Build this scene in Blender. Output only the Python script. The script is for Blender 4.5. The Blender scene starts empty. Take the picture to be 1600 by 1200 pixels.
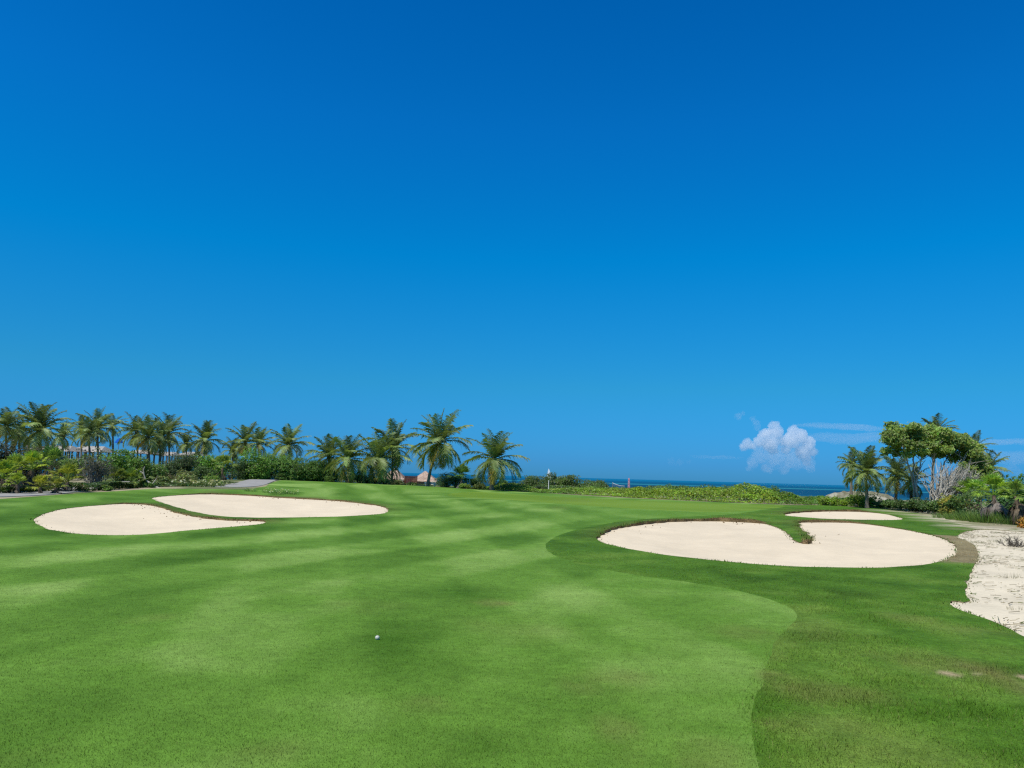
import bpy, bmesh, math, random
import numpy as np
from mathutils import Vector, Matrix
from mathutils.geometry import delaunay_2d_cdt

random.seed(7)
RNG = np.random.default_rng(7)
S = bpy.context.scene
COL = S.collection
RAD = math.radians

# ------------------------------------------------------------------ camera
EYE = np.array([0.0, 0.0, 1.65])
FPX = 1209.0                      # focal length for a 1600 px wide frame
ROLL = math.atan(0.0284)
PITCH = math.atan(143.5 * math.cos(ROLL) / FPX)
R0 = np.array([1.0, 0, 0]); U0 = np.array([0, -math.sin(PITCH), math.cos(PITCH)])
FWD = np.array([0, math.cos(PITCH), math.sin(PITCH)])
RIGHT = R0 * math.cos(ROLL) + U0 * math.sin(ROLL)
UP = U0 * math.cos(ROLL) - R0 * math.sin(ROLL)
cam_data = bpy.data.cameras.new("camera")
cam = bpy.data.objects.new("camera", cam_data); COL.objects.link(cam)
cam.matrix_world = Matrix(((RIGHT[0], UP[0], -FWD[0], EYE[0]),
                           (RIGHT[1], UP[1], -FWD[1], EYE[1]),
                           (RIGHT[2], UP[2], -FWD[2], EYE[2]), (0, 0, 0, 1)))
cam_data.sensor_width = 36.0
cam_data.lens = 36.0 * FPX / 1600.0
cam_data.clip_start = 0.1; cam_data.clip_end = 90000
S.camera = cam

# ------------------------------------------------------------------ noise
def _hash(ix, iy, seed):
    h = (ix.astype(np.int64) * 374761393 + iy.astype(np.int64) * 668265263 + seed * 974711) & 0xFFFFFFFF
    h = ((h ^ (h >> 13)) * 1274126177) & 0xFFFFFFFF
    h = (h ^ (h >> 16)) & 0xFFFFFF
    return h / float(0xFFFFFF)
def vnoise(x, y, seed=0):
    ix = np.floor(x); iy = np.floor(y); fx = x - ix; fy = y - iy
    fx = fx * fx * fx * (fx * (fx * 6 - 15) + 10); fy = fy * fy * fy * (fy * (fy * 6 - 15) + 10)
    a = _hash(ix, iy, seed); b = _hash(ix + 1, iy, seed); c = _hash(ix, iy + 1, seed); d = _hash(ix + 1, iy + 1, seed)
    return (a + (b - a) * fx) * (1 - fy) + (c + (d - c) * fx) * fy
def fbm(x, y, octv=3, seed=0):
    s = 0.0; amp = 0.5; tot = 0
    for k in range(octv):
        s = s + amp * vnoise(x * 2 ** k + 17.3 * k, y * 2 ** k - 9.1 * k, seed + k); tot += amp; amp *= .5
    return s / tot * 2 - 1          # -1..1
def sstep(a, b, v):
    t = np.clip((v - a) / (b - a), 0, 1); return t * t * (3 - 2 * t)

# ------------------------------------------------------------------ ground shape
SEA_Z = -1.9
def zg(x, y):
    x = np.asarray(x, float); y = np.asarray(y, float)
    z = 0.05 * fbm(x / 11, y / 11, 2, 3) * sstep(3, 12, np.hypot(x, y))
    z = z + 0.50 * np.exp(-((x + 20) / 15) ** 2 / 2 - ((y - 76) / 13) ** 2 / 2)
    z = z + 0.35 * np.exp(-((x + 34) / 9) ** 2 / 2 - ((y - 58) / 12) ** 2 / 2)
    r = np.hypot(x, y)
    z = z - 2.45 * sstep(92, 185, y)
    z = z + 0.35 * fbm(x / 9, y / 9, 3, 11) * sstep(78, 95, y) * (1 - sstep(120, 150, y))
    z = z - 0.6 * sstep(185, 320, y)
    return z
def ray(px, py):
    d = FWD + (px - 800) / FPX * RIGHT + (600 - py) / FPX * UP
    return d / np.linalg.norm(d)
def hit(px, py):
    """where the line of sight meets the ground"""
    d = ray(px, py)
    ts = np.geomspace(2.0, 260, 1400)
    P = EYE + ts[:, None] * d
    below = P[:, 2] < zg(P[:, 0], P[:, 1])
    if not below.any():
        return np.array([P[-1, 0], P[-1, 1]])
    k = int(np.argmax(below)); lo, hi = ts[max(k - 1, 0)], ts[k]
    for _ in range(30):
        m = (lo + hi) / 2; q = EYE + m * d
        if q[2] < float(zg(q[0], q[1])): hi = m
        else: lo = m
    q = EYE + hi * d
    return q[:2]
def at(px, py, Y):
    """world point at depth Y seen at a place of the photograph"""
    d = ray(px, py); return EYE + d * (Y / d[1])
def foot(px, Y):
    """ground point at depth Y in the direction of a column of the photograph"""
    py = 760.0
    for _ in range(4):
        p = at(px, py, Y); z = float(zg(p[0], Y))
        py += (p[2] - z) * FPX / Y
    p = at(px, py, Y)
    return np.array([p[0], Y, float(zg(p[0], Y))])

# ------------------------------------------------------------------ object helpers
def mesh_obj(name, V, F, mats, col=None, parent=None, smooth=False, loc=None, fmat=None, link=True):
    """V: n x 3, F: list of integer arrays (m x k)"""
    V = np.asarray(V, float)
    if loc is not None: V = V - np.asarray(loc, float)
    me = bpy.data.meshes.new(name)
    F = [np.asarray(f, np.int64) for f in (F if isinstance(F, list) else [F])]
    F = [f for f in F if len(f)]
    loops = np.concatenate([f.ravel() for f in F]); sizes = np.concatenate([np.full(len(f), f.shape[1]) for f in F])
    starts = np.concatenate([[0], np.cumsum(sizes)[:-1]])
    me.vertices.add(len(V)); me.vertices.foreach_set("co", V.astype(np.float32).ravel())
    me.loops.add(len(loops)); me.loops.foreach_set("vertex_index", loops.astype(np.int32))
    me.polygons.add(len(sizes)); me.polygons.foreach_set("loop_start", starts.astype(np.int32))
    me.polygons.foreach_set("loop_total", sizes.astype(np.int32))
    if fmat is not None: me.polygons.foreach_set("material_index", np.asarray(fmat, np.int32))
    me.update(calc_edges=True)
    if col is not None:
        a = me.color_attributes.new("tint", 'FLOAT_COLOR', 'POINT')
        c = np.ones((len(V), 4), np.float32); c[:, :3] = col
        a.data.foreach_set("color", c.ravel())
    me.polygons.foreach_set("use_smooth", np.full(len(sizes), bool(smooth)))
    for m in (mats if isinstance(mats, (list, tuple)) else [mats]): me.materials.append(m)
    o = bpy.data.objects.new(name, me); COL.objects.link(o)
    if loc is not None: o.location = [float(q) for q in loc]
    if parent is not None:
        o.parent = parent; o.location = (0, 0, 0)
    return o
def tag(o, label=None, cat=None, group=None, kind=None):
    if label: o["label"] = label
    if cat: o["category"] = cat
    if group: o["group"] = group
    if kind: o["kind"] = kind
    return o
def empty(name, loc, label, cat, group=None):
    o = bpy.data.objects.new(name, None); COL.objects.link(o)
    o.empty_display_size = .3
    o.location = [float(q) for q in loc]
    return tag(o, label, cat, group)
class MB:
    """collects verts / faces / colours of one mesh"""
    def __init__(s): s.V = []; s.F = {}; s.C = []; s.n = 0
    def add(s, V, F, C):
        V = np.asarray(V, float); F = np.asarray(F, np.int64)
        C = np.asarray(C, float)
        if C.ndim == 1: C = np.tile(C, (len(V), 1))
        s.V.append(V); s.C.append(C)
        s.F.setdefault(F.shape[1], []).append(F + s.n); s.n += len(V)
    def build(s, name, mat, parent=None, smooth=False, loc=None):
        return mesh_obj(name, np.concatenate(s.V), [np.concatenate(f) for f in s.F.values()], mat,
                        np.concatenate(s.C), parent, smooth, loc)
    def tube(s, pts, rads, col, sides=7, cap=True):
        pts = np.asarray(pts, float); n = len(pts); rads = np.asarray(rads, float)
        t = np.gradient(pts, axis=0); t /= np.linalg.norm(t, axis=1)[:, None] + 1e-9
        ref = np.where(np.abs(t[:, 2:3]) > .9, np.array([[1.0, 0, 0]]), np.array([[0, 0, 1.0]]))
        a = np.cross(t, ref); a /= np.linalg.norm(a, axis=1)[:, None]; b = np.cross(t, a)
        ang = np.arange(sides) * 2 * math.pi / sides
        V = (pts[:, None] + rads[:, None, None] * (np.cos(ang)[None, :, None] * a[:, None] + np.sin(ang)[None, :, None] * b[:, None])).reshape(-1, 3)
        i = np.arange(n - 1)[:, None] * sides + np.arange(sides)[None]
        j = np.arange(n - 1)[:, None] * sides + (np.arange(sides)[None] + 1) % sides
        F = np.stack([i, j, j + sides, i + sides], -1).reshape(-1, 4)
        C = np.asarray(col, float)
        if C.ndim == 2: C = np.repeat(C, sides, 0)
        s.add(V, F, C)
        if cap:
            F2 = np.array([[sides * (n - 1) + k, sides * (n - 1) + (k + 1) % sides, len(V)] for k in range(sides)])
            s.add(np.vstack([V, pts[-1] + t[-1] * rads[-1] * .4]), F2, C[0] if C.ndim == 2 else C)
    def box(s, lo, hi, col):
        x0, y0, z0 = lo; x1, y1, z1 = hi
        V = [(x0, y0, z0), (x1, y0, z0), (x1, y1, z0), (x0, y1, z0), (x0, y0, z1), (x1, y0, z1), (x1, y1, z1), (x0, y1, z1)]
        s.add(V, [(0, 3, 2, 1), (4, 5, 6, 7), (0, 1, 5, 4), (1, 2, 6, 5), (2, 3, 7, 6), (3, 0, 4, 7)], col)

# ------------------------------------------------------------------ materials
def new_mat(name):
    m = bpy.data.materials.new(name); m.use_nodes = True
    nt = m.node_tree; nt.nodes.clear()
    out = nt.nodes.new("ShaderNodeOutputMaterial")
    return m, nt, out
def nd(nt, typ, **kw):
    n = nt.nodes.new(typ)
    for k, v in kw.items():
        if k in n.inputs: n.inputs[k].default_value = v
        else: setattr(n, k, v)
    return n
def lk(nt, a, b): nt.links.new(a, b)
def vary(nt, colsock, scale, amt, detail=3, coord="Object"):
    """colour times a fine noise, 1-amt .. 1+amt"""
    tc = nd(nt, "ShaderNodeTexCoord")
    nz = nd(nt, "ShaderNodeTexNoise", Scale=scale, Detail=detail)
    lk(nt, tc.outputs[coord], nz.inputs["Vector"])
    mr = nd(nt, "ShaderNodeMapRange"); mr.inputs["From Min"].default_value = .25; mr.inputs["From Max"].default_value = .75
    mr.inputs["To Min"].default_value = 1 - amt; mr.inputs["To Max"].default_value = 1 + amt
    lk(nt, nz.outputs["Fac"], mr.inputs["Value"])
    mx = nd(nt, "ShaderNodeVectorMath", operation='MULTIPLY')
    lk(nt, colsock, mx.inputs[0]); lk(nt, mr.outputs[0], mx.inputs[1])
    return mx.outputs[0], nz.outputs["Fac"]
def bump(nt, scale, dist, strength=1.0, detail=4, coord="Object"):
    tc = nd(nt, "ShaderNodeTexCoord"); nz = nd(nt, "ShaderNodeTexNoise", Scale=scale, Detail=detail)
    lk(nt, tc.outputs[coord], nz.inputs["Vector"])
    b = nd(nt, "ShaderNodeBump", Strength=strength, Distance=dist)
    lk(nt, nz.outputs["Fac"], b.inputs["Height"])
    return b.outputs["Normal"]
def mat_tint(name, rough=.8, spec=.2, var=None, bmp=None, fixed=None):
    m, nt, out = new_mat(name)
    if fixed is None: c = nd(nt, "ShaderNodeAttribute", attribute_name="tint").outputs["Color"]
    else: c = nd(nt, "ShaderNodeRGB"); c.outputs[0].default_value = (*fixed, 1); c = c.outputs[0]
    for sc, am in (var or []): c, _ = vary(nt, c, sc, am)
    p = nd(nt, "ShaderNodeBsdfPrincipled", Roughness=rough); p.inputs["Specular IOR Level"].default_value = spec
    lk(nt, c, p.inputs["Base Color"])
    if bmp: lk(nt, bump(nt, *bmp), p.inputs["Normal"])
    lk(nt, p.outputs[0], out.inputs[0]); return m
def mat_leaf(name, rough=.45, spec=.4, trans=.36, var=.25):
    m, nt, out = new_mat(name)
    c = nd(nt, "ShaderNodeAttribute", attribute_name="tint").outputs["Color"]
    c, _ = vary(nt, c, 2.5, var)
    p = nd(nt, "ShaderNodeBsdfPrincipled", Roughness=rough); p.inputs["Specular IOR Level"].default_value = spec
    lk(nt, c, p.inputs["Base Color"])
    t = nd(nt, "ShaderNodeBsdfTranslucent"); v = nd(nt, "ShaderNodeVectorMath", operation='MULTIPLY')
    v.inputs[1].default_value = (1.5, 1.35, .7); lk(nt, c, v.inputs[0]); lk(nt, v.outputs[0], t.inputs["Color"])
    mx = nd(nt, "ShaderNodeMixShader", Fac=trans); lk(nt, p.outputs[0], mx.inputs[1]); lk(nt, t.outputs[0], mx.inputs[2])
    lk(nt, mx.outputs[0], out.inputs[0]); return m
def mat_blade(name):
    m, nt, out = new_mat(name)
    c = nd(nt, "ShaderNodeAttribute", attribute_name="tint").outputs["Color"]
    c, _ = vary(nt, c, 6.0, .12)
    g = nd(nt, "ShaderNodeNewGeometry")
    v = nd(nt, "ShaderNodeMix", data_type='VECTOR'); v.inputs["Factor"].default_value = .75
    lk(nt, g.outputs["Normal"], v.inputs[4]); v.inputs[5].default_value = (0, 0, 1)
    n = nd(nt, "ShaderNodeVectorMath", operation='NORMALIZE'); lk(nt, v.outputs[1], n.inputs[0])
    d = nd(nt, "ShaderNodeBsdfDiffuse", Roughness=.5); lk(nt, c, d.inputs["Color"]); lk(nt, n.outputs[0], d.inputs["Normal"])
    lk(nt, d.outputs[0], out.inputs[0]); return m

M = {}
M['leaf'] = mat_leaf("leaf_mat")
M['palm_leaf'] = mat_leaf("palm_leaf_mat", rough=.5, spec=.4, trans=.3)
M['dry_leaf'] = mat_leaf("dry_leaf_mat", rough=.7, spec=.15, trans=.2)
M['bark'] = mat_tint("bark_mat", .85, .1, [(9, .3), (40, .2)], (30, .02, .6))
M['wood'] = mat_tint("weathered_wood_mat", .8, .1, [(6, .2)], (25, .01, .5))
M['thatch'] = mat_tint("thatch_mat", .95, .05, [(3, .2), (12, .25)], (14, .03, .35))
M['cloth'] = mat_tint("cloth_mat", .9, .1, [(4, .08)])
M['paint'] = mat_tint("paint_mat", .45, .4, [(5, .05)])
M['turf'] = mat_tint("turf_mat", .9, .08, [(1.7, .08), (4.5, .12), (14, .16), (75, .22)], (55, .012, .5))
M['rough'] = mat_tint("rough_turf_mat", .9, .08, [(1.3, .12), (4, .16), (12, .22), (60, .3)], (40, .03, .7))
M['green'] = mat_tint("green_turf_mat", .9, .08, [(2, .05), (30, .08)], (60, .006, .4))
M['dirt'] = mat_tint("dirt_mat", .95, .05, [(8, .35), (40, .3)], (20, .05, .9))
M['soil'] = mat_tint("soil_mat", .95, .05, [(.7, .15), (7, .25), (40, .2)], (12, .05, .7))
M['sand'] = mat_tint("sand_mat", .95, .05, [(1.1, .04), (9, .03)], (4, .035, .6))
M['waste'] = mat_tint("waste_sand_mat", .95, .05, [(1.5, .06), (18, .07)], (9, .03, .5))
M['path'] = mat_tint("path_mat", .9, .1, [(2, .1), (30, .12)], (60, .005, .5))
M['blade'] = mat_blade("grass_blade_mat")
# ------------------------------------------------------------------ outlines read off the photograph, turned into ground plans
def plan(px): return np.array([hit(*p) for p in px])
def dense(P, step, closed=True):
    out = []
    n = len(P)
    for i in range(n if closed else n - 1):
        a, b = P[i], P[(i + 1) % n]; L = np.linalg.norm(b - a); k = max(1, int(math.ceil(L / step)))
        out.append(a + (b - a) * (np.arange(k) / k)[:, None])
    if not closed: out.append(P[-1:])
    return np.concatenate(out)
def chaikin(P, n=2):
    for _ in range(n):
        Q = np.roll(P, -1, 0); P = np.stack([P * .75 + Q * .25, P * .25 + Q * .75], 1).reshape(-1, 2)
    return P
def chaikin_open(P, n):
    for _ in range(n):
        Q = np.stack([P[:-1] * .75 + P[1:] * .25, P[:-1] * .25 + P[1:] * .75], 1).reshape(-1, 2); P = np.vstack([P[:1], Q, P[-1:]])
    return P
def inside(P, x, y):
    x = np.asarray(x); y = np.asarray(y); r = np.zeros(x.shape, bool)
    lo, hi_ = P.min(0), P.max(0); bb = (x >= lo[0]) & (x <= hi_[0]) & (y >= lo[1]) & (y <= hi_[1])
    xs, ys = x[bb], y[bb]; rr = np.zeros(xs.shape, bool)
    x0, y0 = P[:, 0], P[:, 1]; x1, y1 = np.roll(x0, -1), np.roll(y0, -1)
    for a, b, c, d in zip(x0, y0, x1, y1):
        if b == d: continue
        m = ((b > ys) != (d > ys)) & (xs < (c - a) * (ys - b) / (d - b) + a); rr ^= m
    r[bb] = rr; return r
def outward(P):
    t = np.roll(P, -1, 0) - np.roll(P, 1, 0); t /= np.linalg.norm(t, axis=1)[:, None] + 1e-9
    n = np.stack([t[:, 1], -t[:, 0]], 1)
    area = np.sum(P[:, 0] * np.roll(P[:, 1], -1) - P[:, 1] * np.roll(P[:, 0], -1))
    return n if area > 0 else -n
def nearest(P, x, y, cap=4.0):
    """distance to, and index of, the nearest point of P (capped)"""
    d = np.full(x.shape, cap); k = np.zeros(x.shape, int)
    lo, hi_ = P.min(0) - cap, P.max(0) + cap
    idx = np.nonzero((x > lo[0]) & (x < hi_[0]) & (y > lo[1]) & (y < hi_[1]))[0]
    for c in np.array_split(idx, max(1, len(idx) // 3000)):
        if len(c) == 0: continue
        q = np.hypot(x[c, None] - P[None, :, 0], y[c, None] - P[None, :, 1])
        j = q.argmin(1); dd = q[np.arange(len(c)), j]; ok = dd < cap
        d[c[ok]] = dd[ok]; k[c[ok]] = j[ok]
    return d, k

PX_A = [(50,815),(56,808),(70,802),(96,795),(132,791),(168,788),(200,787),(224,788),(240,790),(256,794),(272,800),(296,806),(320,809.5),(348,812.5),(384,813.5),(412,814),(415,817),(400,820),(360,823),(312,827),(260,832),(208,836),(160,836),(120,834),(88,830),(64,823)]
PX_B = [(235,778),(256,775),(288,773),(320,772),(360,773),(400,775),(440,778),(480,780),(520,782),(560,786),(592,790),(606,794),(609,799),(596,803),(568,805),(532,807),(480,808),(424,809),(384,809),(352,808),(320,804),(288,797),(264,790),(244,782)]
PX_C = [(932,845),(935,838),(947,831),(973,824),(1011,818),(1054,815),(1101,814),(1149,815),(1182,817),(1201,819),(1220,826),(1232,834),(1239,843),(1249,849),(1268,850),(1269,845),(1260,836),(1250,827),(1244,818),(1253,816),(1296,816),(1339,817),(1386,823),(1429,830),(1462,837),(1486,846),(1497,857),(1493,867),(1477,876),(1448,883),(1410,886),(1363,888),(1306,887),(1249,886),(1192,883),(1125,877),(1068,871),(1021,865),(978,857),(949,851)]
PX_D = [(1218,805),(1244,801),(1287,799),(1334,799),(1367,801),(1396,805),(1417,812),(1386,813),(1339,812),(1291,811),(1253,808)]
PX_W = [(1490,839),(1510,829),(1540,827),(1600,831),(1700,838),(1850,850),(2100,900),(2100,1180),(1900,1120),(1700,1035),(1645,1013),(1600,995),(1573,980),(1545,968),(1510,957),(1489,948),(1484,943),(1490,939),(1512,943),(1511,925),(1512,905),(1520,890),(1527,872),(1529,862),(1520,850),(1505,843)]
BUNK = []
for k, (px, st) in enumerate(((PX_A, .22), (PX_B, .3), (PX_C, .2), (PX_D, .3), (PX_W, .12))):
    P = dense(chaikin(plan(px), 1), st)
    n = outward(P)
    far = np.clip(n[:, 1] * 1.15 + .15, 0, 1)
    w = fbm(P[:, 0] * 1.7, P[:, 1] * 1.7, 2, 40 + k)
    P = P + n * (w * ((.05 + .09 * far) if k < 4 else .045))[:, None]
    if k < 4:
        lip = .04 + far * (.11 + .06 * fbm(P[:, 0] * .9, P[:, 1] * .9, 2, 50 + k))
        if k < 2: lip = lip * (.5 if k == 0 else .65)
        if k == 3: lip *= .9
    else:
        lip = .03 + .02 * w
    BUNK.append((P, lip, far))

# fairway / rough edges (ground plans)
PX_ROUGH = [(1225,790),(1165,803),(1050,808),(960,817),(890,831),(853,846),(852,860),(895,880),(985,898),(1080,910),(1160,924),(1220,942),(1253,961),(1226,985),(1203,1010),(1188,1060),(1180,1120),(1185,1200),(1190,1400)]
RQ = dense(chaikin_open(plan(PX_ROUGH), 2), .15, False)
RQ = RQ + np.stack([fbm(RQ[:, 0] * 1.3, RQ[:, 1] * 1.3, 3, 160), fbm(RQ[:, 0] * 1.3, RQ[:, 1] * 1.3, 3, 161)], 1) * .05
RG = np.vstack([RQ, [[12, 1.0], [60, 1.0], [60, 75], [20, 70]]])
PX_GREEN = [(692,774),(716,769),(760,768.5),(850,775),(1000,782),(1150,788),(1238,790),(1205,795),(1150,800),(1080,800),(960,793),(860,786),(780,780),(720,777)]
GR = chaikin(plan(PX_GREEN), 2)
def W2(px, Y): p = foot(px, Y); return p[:2]
EDGE = [(-500,30),(0,34),(140,43),(240,50),(330,52),(385,53.5),(414,60),(429,70),(444,82),(520,86),(600,85),(660,80),(700,77),(760,77),(850,73),(1000,67),(1150,61),(1240,60),(1300,63),(1400,56),(1432,53),(1475,42),(1520,33.5),(1600,31),(1900,27)]
EP = np.array([W2(*e) for e in EDGE])
EP = dense(EP, 1.0, False); EP = EP + np.stack([0 * EP[:, 0], .4 * fbm(EP[:, 0] * .5, EP[:, 1] * .5, 2, 9)], 1)
TURF = np.vstack([EP, [[90, 20], [90, -60], [-90, -60], [-90, 25]]])

# ------------------------------------------------------------------ turf colours (mowing pattern, dry patches)
# (px, py, half width, half height, amount): dark < 0 < pale; as seen, laid out on the ground as ellipses
PATCH = [(180,920,90,14,-.8),(105,993,50,22,-.8),(15,1015,45,18,-.8),(445,940,62,15,-.7),(470,1040,45,45,-.7),(270,1020,130,34,.75),(295,938,95,18,.75),
         (45,923,55,14,.6),(758,1030,88,80,.7),(578,1015,82,56,-.75),(770,927,78,9,-.9),(907,930,52,18,.8),(922,985,50,26,-.7),(735,1158,48,24,-.6),
         (882,1138,42,26,.6),(640,855,75,12,-.7),(530,888,45,16,.6),(360,868,75,12,-.5),(640,905,70,12,.55),(1060,930,90,14,.55),(1150,958,110,34,.9),
         (860,880,40,22,.5),(980,915,60,8,-.4),(700,812,120,5,-.5),(640,790,70,6,-.5),(760,830,110,6,.4),(560,838,90,6,.3),(830,800,100,4,-.5),(500,765,60,6,.35),
         (420,765,22,9,-.6),(590,780,40,3,.5),(300,1140,120,40,-.45),(560,1120,60,26,.3),(120,1110,110,40,-.3),(1000,1150,60,40,.25),(450,990,60,30,.3),
         (1100,1000,90,26,.3),(250,880,60,9,-.4),(100,870,80,10,.3),(730,860,50,10,.35)]
DRY = [(930,1066,75,22,.55),(960,1145,45,46,.5),(782,941,36,5,.8),(1225,1062,40,16,.9),(1205,1130,26,10,.6),(1170,990,60,14,.4),(245,965,40,8,.45),(640,1100,60,20,.4),
       (560,945,60,12,.35),(790,985,90,30,.3),(1500,1040,90,20,.7),(1585,1068,40,30,.8),(1520,985,70,12,.45),(1330,1090,120,22,.5),(1390,925,10,2,1.0),(1420,965,40,9,.4),
       (860,795,30,2,.5),(900,783,40,2,.35),(430,1180,70,26,.35),(60,1180,60,20,.2),(1090,1180,70,40,.4)]
def ell(e):
    c = hit(e[0], e[1]); a = hit(e[0] + e[2], e[1]); b0 = hit(e[0], e[1] - e[3]); b1 = hit(e[0], e[1] + e[3])
    return c[0], (b0[1] + b1[1]) / 2, abs(a[0] - c[0]), max(abs(b0[1] - b1[1]) / 2, .05), e[4]
PATCH = [ell(e) for e in PATCH]; DRY = [ell(e) for e in DRY]
BARE = [ell(e) for e in ((1482,1053,17,5.5,.9),(1526,1054,9,2.5,.45),(1602,1058,10,4.5,.9))]
BROWN = chaikin(plan([(1468,836),(1490,839),(1508,846),(1522,853),(1529,862),(1526,873),(1514,882),(1490,881),(1482,876),(1496,866),(1498,857),(1486,845)]), 1)
BANK = dense(plan([(1474,837.5),(1488,842),(1502,847),(1511,853),(1514,860),(1511,868),(1504,874),(1494,878)]), .08, False)
SANDY = chaikin(plan([(1418,798),(1446,796),(1475,803),(1500,808),(1520,817),(1560,823),(1620,826),(1620,834),(1545,828),(1515,829),(1500,818),(1462,809),(1438,803)]), 1)
def spots(L, x, y, seed, hard=.55):
    wx = fbm(x * .7, y * .5, 4, seed) * .75; wy = fbm(x * .7, y * .5, 4, seed + 5) * .75
    v = np.zeros(x.shape)
    for cx, cy, a, b, am in L:
        q = np.hypot((x - cx) / a + wx, (y - cy) / b + wy)
        v = v + am * (1 - sstep(hard, 1.35, q))
    return v
FAIR = np.array([[.046, .116, .009], [.106, .216, .027], [.225, .345, .082]])
ROUGH = np.array([[.024, .068, .005], [.068, .154, .014], [.155, .250, .040]])
GREEN = np.array([[.090, .172, .015], [.130, .222, .022], [.175, .270, .040]])
DRYC = np.array([.155, .150, .048])
def ramp3(T, v):
    v = np.clip(v, -1, 1)[:, None]
    return np.where(v < 0, T[1] + (T[1] - T[0]) * v, T[1] + (T[2] - T[1]) * v)
def turf_tint(x, y, zone):
    """zone: 0 fairway 1 rough 2 green 3 soil"""
    x = np.asarray(x, float); y = np.asarray(y, float)
    def streak(th, a, b, sd, o=3): return fbm((x * math.cos(th) + y * math.sin(th)) / a, (y * math.cos(th) - x * math.sin(th)) / b, o, sd)
    def mown(dx, dy, per, ph, sd):
        L = math.hypot(dx, dy); u = (x * dy - y * dx) / L + .18 * fbm(x / 6, y / 6, 2, sd)
        return np.tanh(4.5 * np.sin(2 * math.pi * (u / per + ph)))
    wa = sstep(-.55, .5, fbm(x / 7 + 3, y / 9, 2, 150)); wb = sstep(-.55, .5, fbm(x / 8 - 5, y / 10, 2, 151))
    soft = .62 + .38 * sstep(9, 16, y)
    wa = wa * soft; wb = wb * soft
    v = .44 * wa * mown(2.0, 4.9, 3.3, .12, 152) + .40 * wb * mown(-.9, 3.9, 3.6, .40, 153)
    v = v + .50 * spots(PATCH, x, y, 70, .2) + .24 * streak(.35, 5.5, 1.5, 61) + .16 * streak(-.75, 7.0, 1.3, 55) + .24 * streak(.1, 1.6, .7, 62) + .16 * fbm(x * 3, y * 2.4, 3, 56)
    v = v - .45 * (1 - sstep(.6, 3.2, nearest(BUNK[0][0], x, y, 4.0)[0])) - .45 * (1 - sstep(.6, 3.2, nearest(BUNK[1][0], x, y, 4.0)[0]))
    c = ramp3(FAIR, v)
    vr = .6 * fbm(x / 2.6, y / 3.4, 3, 63) + .7 * fbm(x * 1.5, y * 1.5, 3, 64) - .05
    near = 1 - sstep(8, 14, y)
    vr = vr + near * .1
    c = np.where((zone == 1)[:, None], ramp3(ROUGH, vr), c)
    vg = .8 * np.sin((x * .25 + y * .8) * 1.1 + 1.2 * fbm(x / 9, y / 9, 2, 66)) * .6 + .4 * fbm(x / 4, y / 5, 2, 67)
    c = np.where((zone == 2)[:, None], ramp3(GREEN, vg), c)
    d = np.clip(spots(DRY, x, y, 80, .3), 0, 1) * np.clip(.75 + .9 * fbm(x * 2.2, y * 2.2, 3, 68), 0, 1)
    d = np.maximum(d, near * (zone == 1) * .32 * sstep(.15, .6, fbm(x * .9, y * .9, 3, 69)))
    c = c + (DRYC - c) * (np.clip(d, 0, 1) * .75)[:, None]
    so = np.array([.30, .26, .17]) * (1 + .25 * fbm(x * .7, y * .7, 2, 71))[:, None]
    gr = np.array([.055, .11, .02])
    g = sstep(-.25, .2, fbm(x * .35, y * .35, 3, 72)) * (1 - sstep(115, 135, y))
    so = so + (gr - so) * (g * .9)[:, None]
    so = np.where((y > 125)[:, None], np.array([.52, .48, .38]), so)
    c = np.where((zone == 3)[:, None], so, c)
    s = np.zeros(x.shape); 
    for cx, cy, a, b, am in BARE:
        q = np.hypot((x - cx) / a, (y - cy) / b) + .5 * fbm(x * 3, y * 3, 2, 74)
        s = np.maximum(s, am * (1 - sstep(.6, 1.3, q)))
    c = c + (np.array([.36, .28, .17]) - c) * np.clip(s, 0, 1)[:, None]
    bd, _ = nearest(BANK, x, y, 2.0)
    bw = 1 - sstep(.30, .62, bd + .18 * fbm(x * 2.3, y * 2.3, 3, 75))
    c = c + (np.array([.25, .195, .11]) * (1 + .3 * fbm(x * 3, y * 3, 2, 76))[:, None] - c) * (.9 * bw)[:, None]
    m = inside(SANDY, x, y)
    t = sstep(-.35, .15, fbm(x * 1.2, y * 1.2, 3, 77))
    sc = np.array([.46, .41, .29]) * t[:, None] + np.array([.15, .17, .06]) * (1 - t)[:, None]
    c = np.where(m[:, None], sc, c)
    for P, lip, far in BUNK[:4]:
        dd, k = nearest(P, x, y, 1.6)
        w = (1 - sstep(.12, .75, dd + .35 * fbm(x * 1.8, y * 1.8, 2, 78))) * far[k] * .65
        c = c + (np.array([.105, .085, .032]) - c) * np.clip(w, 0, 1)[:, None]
    return c

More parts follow.
